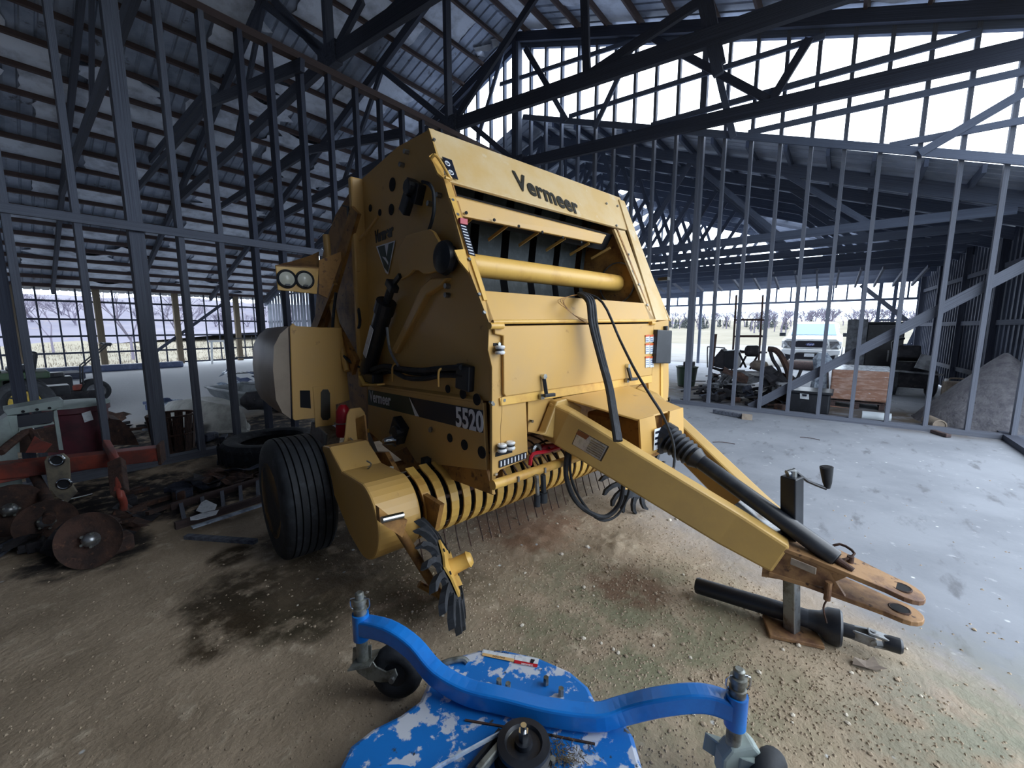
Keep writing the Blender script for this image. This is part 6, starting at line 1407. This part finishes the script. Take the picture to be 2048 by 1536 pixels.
quad(En, 'box_front', ((1447, 702), (1474, 700), (1474, 738), (1446, 738)), 11.0, 'black', .5, bevel=.02); quad(En, 'slanted_cover', ((1417, 728), (1443, 698), (1448, 702), (1447, 738), (1424, 732)), 11.0, 'junkdark', .4)
En.part(MB().tube([XB(1415, 735, 11.0), XB(1415, 697, 11.0), XB(1420, 694, 11.0), XB(1450, 696, 11.0)], .015, 6), 'wire_guard', 'black'); En.part(MB().tube([XB(1424, 738, 11.0), XB(1432, 668, 11.0)], .03, 6, smooth=0), 'stack_pipe', 'rust')
Wh = TB('old_cylinder_tank', 'small dark rounded tank lying on the frame at the top of the scrap pile', 'tank', tuple(Vector((11.0, XB(1505, 720, 11).y, .6)))); c0 = XB(1491, 702, 11.0); c1_ = XB(1518, 702, 11.0)
Wh.part(MB().lathe(c0, c1_ - c0, [(-.02, .03), (0, .10), (.04, .13), ((c1_ - c0).length - .04, .13), ((c1_ - c0).length, .10)], 18), 'tank_shell', 'junkdark', smooth=True)
for a, b_ in (((1478, 705), (1492, 735)), ((1492, 712), (1480, 735)), ((1518, 706), (1500, 738)), ((1480, 702), (1530, 706)), ((1500, 735), (1530, 738))): Wh.part(MB().bar(XB(*a, 11.05), XB(*b_, 11.05), .03, .04), 'frame_strut', 'junkdark')
Bf = TB('bent_tube_frame', 'rusty bent seat frame rising at the right end of the scrap pile', 'frame', tuple(Vector((10.5, XB(1560, 760, 10.5).y, .1))))
Bf.part(MB().tube([XB(1536, 698, 10.6), XB(1550, 700, 10.6), XB(1562, 712, 10.6), XB(1575, 740, 10.6), XB(1582, 775, 10.5), XB(1578, 800, 10.4)], .06, 8), 'main_tube', 'rust', smooth=True)
Bf.part(MB().tube([XB(1540, 700, 10.6), XB(1546, 720, 10.6), XB(1560, 745, 10.6), XB(1552, 775, 10.6), XB(1562, 800, 10.5)], .035, 8), 'side_tube', 'junkdark', smooth=True); Bf.part(MB().tube([XB(1575, 745, 10.6), XB(1592, 758, 10.6), XB(1602, 740, 10.6)], .03, 8), 'side_tube', 'junkdark')
Bf.part(MB().prism([XB(1565, 745, 10.7), XB(1590, 760, 10.7), XB(1596, 785, 10.7), XB(1575, 800, 10.7), XB(1560, 775, 10.7)], (.05, 0, 0)), 'torn_sheet', 'rust')
o = TB('pale_sack', 'pale lumpy sack lying on top of the scrap pile', 'sack', tuple(Vector((11.0, XB(1515, 735, 11).y, .75)))); c = XB(1517, 733, 11.0); o.part(MB().lathe(c - Vector((0, .2, 0)), (0, 1, .1), [(0, .03), (.05, .11), (.2, .13), (.32, .10), (.38, .03)], 12), 'sack_body', 'concrete_tube', smooth=True)
o = TB('pipe_bundle', 'two pale open pipes poking out of the scrap pile', 'pipes', tuple(Vector((10.2, XB(1440, 768, 10.2).y, .35))))
for x in (1437, 1450): a = XB(x, 766, 10.2); b_ = XB(x + 20, 745, 11.0); o.part(MB().lathe(a, b_ - a, [(.02, .035), (0, .04), (0, .055), ((b_ - a).length, .055)], 14), 'pipe_wall', 'junkgrey', smooth=True)
# leaves and twigs on the slab
lf = G(1742, 1332, .01); o = MB().prism([lf + IR * a + IC * b_ + Vector((0, 0, c)) for a, b_, c in ((-.08, -.01, .0), (-.05, -.04, .012), (.0, -.03, .0), (.05, -.045, .01), (.04, .0, .0), (.05, .03, .012), (.0, .025, .0), (-.04, .02, .008))], (0, 0, .002)).build('dry_leaf', 'concrete_tube'); tag(o, 'curled dry brown leaf on the soil below the loose drive shaft', 'leaf')
for i, (x, y, x2, y2, lb) in enumerate(((1600, 874, 1640, 880, 'short dark twig on the concrete just right of the baler, nearest the studs'), (1425, 884, 1470, 888, 'dark bent twig on the concrete near the far drawbar beam'))):
    a = G(x * 1.0, y, .008); b_ = G(x2, y2, .008); o = MB().tube([a, a.lerp(b_, .5) + Vector((.02, .02, .006)), b_], .005, 5).build('twig', 'wood_brown'); tag(o, lb, 'twig')

# ---- soil clods and gravel scattered over the floor
def rock(seed, m):
    r = random.Random(seed); bm = bmesh.new(); bmesh.ops.create_icosphere(bm, subdivisions=1, radius=1)
    for v in bm.verts: v.co = Vector((v.co.x * r.uniform(.7, 1.2), v.co.y * r.uniform(.7, 1.2), v.co.z * r.uniform(.35, .7)))
    me = bpy.data.meshes.new('clod'); bm.to_mesh(me); bm.free(); me.materials.append(M[m]); return me
rocks = [rock(1, 'clod'), rock(2, 'clod'), rock(3, 'clod_pale'), rock(4, 'clod')]
r = random.Random(99); pts = []
def spread(n, cx, cy, sx, sy, smin, smax):
    for _ in range(n): pts.append((r.gauss(cx, sx), r.gauss(cy, sy), r.uniform(smin, smax)))
spread(90, 1520, 1400, 260, 90, 5, 11); spread(70, 1180, 1190, 190, 80, 4, 9); spread(50, 1080, 1080, 110, 60, 4, 8); spread(30, 750, 1150, 120, 80, 4, 8)
n_ = 0
for (px, py, s_) in pts:
    if not (0 < px < 2048 and 985 < py < 1536): continue
    p = G(px, py); dist = (p - CP).dot(FW); sz = s_ * dist / FPX * .6
    if n_ >= 230: break
    o = bpy.data.objects.new('soil_clod', rocks[r.randrange(4)]); C.objects.link(o); o.location = (p.x, p.y, sz * .25); o.scale = (sz, sz * r.uniform(.7, 1.2), sz); o.rotation_euler = (0, 0, r.random() * 6.3)
    tag(o, 'small lump of dry soil or stone lying loose on the barn floor', 'clod', 'soil clods scattered on the floor'); n_ += 1
g = MB()
for _ in range(9500):
    k = r.random()
    if k < .4: px, py = r.gauss(1450, 330), r.gauss(1330, 120)
    elif k < .8: px, py = r.gauss(1100, 230), r.gauss(1130, 100)
    else: px, py = r.uniform(0, 2048), r.uniform(950, 1536)
    if py < 930 or py > 1560: continue
    p = G(px, py)
    if p.y > 5.8 or (.86 * p.x - .5 * p.y > 2.3 and r.random() < .88): continue
    s_ = r.uniform(.0022, .0075) * (1 + .12 * p.length); a = r.random() * 3
    u = Vector((cos(a), sin(a), 0)) * s_; v = Vector((-sin(a), cos(a), 0)) * s_ * r.uniform(.5, 1)
    g.add([p + u, p + v, p - u, p - v, p + Vector((0, 0, s_ * .7))], [(0, 1, 4), (1, 2, 4), (2, 3, 4), (3, 0, 4)])
o = g.build('soil_crumbs', 'clod'); tag(o, 'fine soil crumbs strewn over the floor around the baler', 'soil'); o['kind'] = 'stuff'
# dirt drifts around the pick-up and the wheel
def mound(name, label, px, py, rx, ry, h_, m, seed):
    c = G(px, py); o = gridmesh(-1, 1, -1, 1, 26, 26, lambda x, y: 0); vs = []
    for v in o.v:
        d = sqrt(v.x ** 2 + v.y ** 2); z = h_ * max(0, 1 - d) ** 1.2 * (1 + .9 * mnoise.noise(Vector((v.x * 4 + seed, v.y * 4, 0)))) + .006 * mnoise.noise(Vector((v.x * 14, v.y * 14, seed))) * max(0, 1.1 - d) - .004
        vs.append(Vector((c.x + v.x * rx, c.y + v.y * ry, z)))
    o.v = vs; ob = o.build(name, m, smooth=True); tag(ob, label, 'dirt'); ob['kind'] = 'stuff'
M['dirt'] = M['floor']
mound('dirt_drift', 'crumbly brown dirt drift on the floor below the pick-up tines', 1080, 1080, .45, .35, .03, 'dirt', 1)
mound('dirt_patch', 'reddish dirt lumps on the floor under the near drawbar beam', 1230, 1090, .30, .25, .03, 'dirt', 4)
mound('dirt_spill', 'dark dirt spill on the floor between the tyre and the toothed wheel', 700, 1170, .40, .32, .02, 'dirt', 8)

# fittings hang on the part that carries them: thing > part > sub-part
CARRY = {'round_lamp': 'lamp_box', 'lamp_rim': 'lamp_box', 'lamp_clip': 'lamp_box', 'gauge_mark': 'gauge_decal', 'gauge_pointer': 'gauge_decal', 'lug_nut': 'rim', 'wheel_finger': 'gathering_wheel', 'wheel_disc': 'gathering_wheel', 'wheel_hub': 'gathering_wheel', 'disc_bolt': 'gathering_wheel', 'label_symbol': 'safety_label', 'sticker_line': 'warning_sticker', 'label_line': 'beam_warning_label', 'latch_bolt': 'door_latch', 'latch_catch': 'door_latch', 'hinge_knuckle': 'door_hinge_rod', 'roller_groove': 'twine_roller', 'cylinder_label': 'hydraulic_cylinder', 'gland': 'hydraulic_cylinder', 'cylinder_rod': 'hydraulic_cylinder', 'crank_knob': 'jack_crank', 'knob_hollow': 'jack_crank', 'emblem_edge': 'emblem', 'stripe_slash': 'stripe_decal', 'rail_hole': 'cross_rail', 'coupler_shaft': 'drive_coupler', 'eye_rim': 'hitch_plate', 'hitch_eye': 'hitch_plate', 'guard_bolt': 'wind_guard_tube', 'canister_strap': 'red_canister', 'sticker_symbol': 'deck_sticker', 'spindle_nut': 'spindle_pulley', 'spindle_bolt': 'spindle_pulley', 'caster_rim': 'caster_tyre', 'caster_axle': 'caster_tyre', 'badge_rim': 'grille', 'badge': 'grille', 'disc_hub': 'disc_blade', 'hub_bolt': 'disc_blade', 'clamp_ring': 'clamp_plate', 'clamp_hole': 'clamp_plate', 'sticker_mark': 'white_sticker', 'rail_hole_': 'top_rail', 'box_gland': 'control_box', 'pin_clip': 'hitch_pin', 'tread_lug': 'tyre_body'}
def centre(o): return sum((Vector(c) for c in o.bound_box), Vector((0, 0, 0))) / 8
for root in [o for o in C.objects if o.parent is None and o.type == 'EMPTY' and 'category' in o]:
    kids = [k for k in root.children if k.type == 'MESH']
    byname = {}
    for k in kids: byname.setdefault(k.name.split('.')[0], []).append(k)
    for k in kids:
        cands = byname.get(CARRY.get(k.name.split('.')[0], ''), [])
        if k.name.split('.')[0] == 'sticker_band': cands = byname.get('warning_sticker', []) or byname.get('deck_sticker', [])
        if k.name.split('.')[0] == 'label_band': cands = byname.get('beam_warning_label', []) + byname.get('gearbox_label', [])
        if k.name.split('.')[0] == 'wheel_rim': cands = byname.get('rear_wheel', []) + byname.get('front_wheel', [])
        if cands: k.parent = min(cands, key=lambda c_: (centre(c_) - centre(k)).length)

# ================================================================== TREES OUTSIDE
def tree_mesh(seed, h_, levels=5, spread_=.55, m='bark', thick=.018):
    r = random.Random(seed); b = MB()
    def grow(p, d, l, rad, lev):
        q = p + d * l; b.cyl(p, q, rad, rad * .65, 3, caps=False)
        if lev == 0: return
        for _ in range(r.choice((2, 3)) if lev > 1 else 3):
            nd = (d + Vector((r.uniform(-1, 1), r.uniform(-1, 1), r.uniform(-.25, .55))) * spread_).normalized(); grow(q, nd, l * r.uniform(.62, .85), rad * .62, lev - 1)
    grow(Vector((0, 0, -.3)), Vector((r.uniform(-.05, .05), r.uniform(-.05, .05), 1)).normalized(), h_ * .24, h_ * thick, levels)
    return b.mesh('bare_tree', m)
TM = [tree_mesh(s_, 6.0, 6, thick=.034) for s_ in (1, 2, 3, 4)]; TN = [tree_mesh(s_, 6.4, 7, thick=.017) for s_ in (11, 12, 13)]
cm = MB()
for k in range(160):
    u = rnd.random(); a = rnd.random() * 6.3; R_ = .9 * (1 - u) * rnd.random() ** .5; p = Vector((cos(a) * R_, sin(a) * R_, .3 + u * 3)); s_ = .32
    cm.add([p + Vector((rnd.uniform(-s_, s_), rnd.uniform(-s_, s_), rnd.uniform(-s_, s_))) for _ in range(4)], [(0, 1, 2), (0, 2, 3), (0, 3, 1), (1, 3, 2)])
CM = cm.mesh('cedar', 'evergreen')
def plant(x, y, s_, i, label, group, me=None, name='bare_tree'):
    o = bpy.data.objects.new(name, me or TM[i % 4]); C.objects.link(o); o.location = (x, y, ground_z(x, y)); o.scale = (s_, s_, s_); o.rotation_euler = (0, 0, i * 1.7); tag(o, label, 'tree', group); return o
TG = 'bare trees in the far row beyond the field'
for i in range(84):
    x = 112 + 9 * (i // 14) + rnd.uniform(-2, 2); y = x * (-.12 + .48 * (i % 14 + .5 * (i // 14 % 2)) / 13.5) + rnd.uniform(-1, 1); plant(x, y, rnd.uniform(.7, 1.1), i, 'leafless tree in the distant row beyond the dry field', TG)
for i in range(21):
    x = 72 + 8 * (i // 7) + rnd.uniform(-1.5, 1.5); y = x * (-.12 + .30 * (i % 7 + .5 * (i // 7 % 2)) / 6.5) + rnd.uniform(-.6, .6); plant(x, y, rnd.uniform(.6, .9), i, 'leafless tree in the nearer hedge row behind the white truck', 'bare trees in the hedge row behind the truck')
for i in range(22):
    x = rnd.uniform(95, 130); y = x * rnd.uniform(.0, .35); plant(x, y, rnd.uniform(.5, .9), i, 'small dark cedar among the distant trees beyond the field', 'cedars among the far row of trees', CM, 'cedar_tree')
plant(33 * .155, 33, 1.0, 1, 'large spreading bare tree just beyond the open left wall', None, TN[0])
plant(36 * .225, 36, .9, 2, 'bare tree beyond the left wall, right of the large spreading one', None, TN[1])
plant(38 * .06, 38, .75, 0, 'bare tree beyond the left wall, left of the large spreading one', None, TN[2])
for i in range(72):
    y = 54 + 6 * (i // 9) + rnd.uniform(-1, 1); x = y * (-.1 + .58 * (i % 9 + .5 * (i // 9 % 2)) / 8.5) + rnd.uniform(-.8, .8); plant(x, y, rnd.uniform(.45, .75), i, 'leafless tree on the wooded slope beyond the left wall', 'bare trees on the wooded slope')
wd = MB(); r = random.Random(3)
for _ in range(6000):
    y = r.uniform(26, 43); x = y * r.uniform(-.05, .40); z = ground_z(x, y); h_ = r.uniform(.06, .2); a = r.random() * 6.3
    wd.add([(x, y, z), (x + cos(a) * .03, y + sin(a) * .03, z), (x + cos(a) * .1 * h_, y, z + h_)], [(0, 1, 2)])
o = wd.build('dry_weeds', 'drygrass'); tag(o, 'pale dry weeds on the ground beyond the open left wall', 'weeds'); o['kind'] = 'stuff'
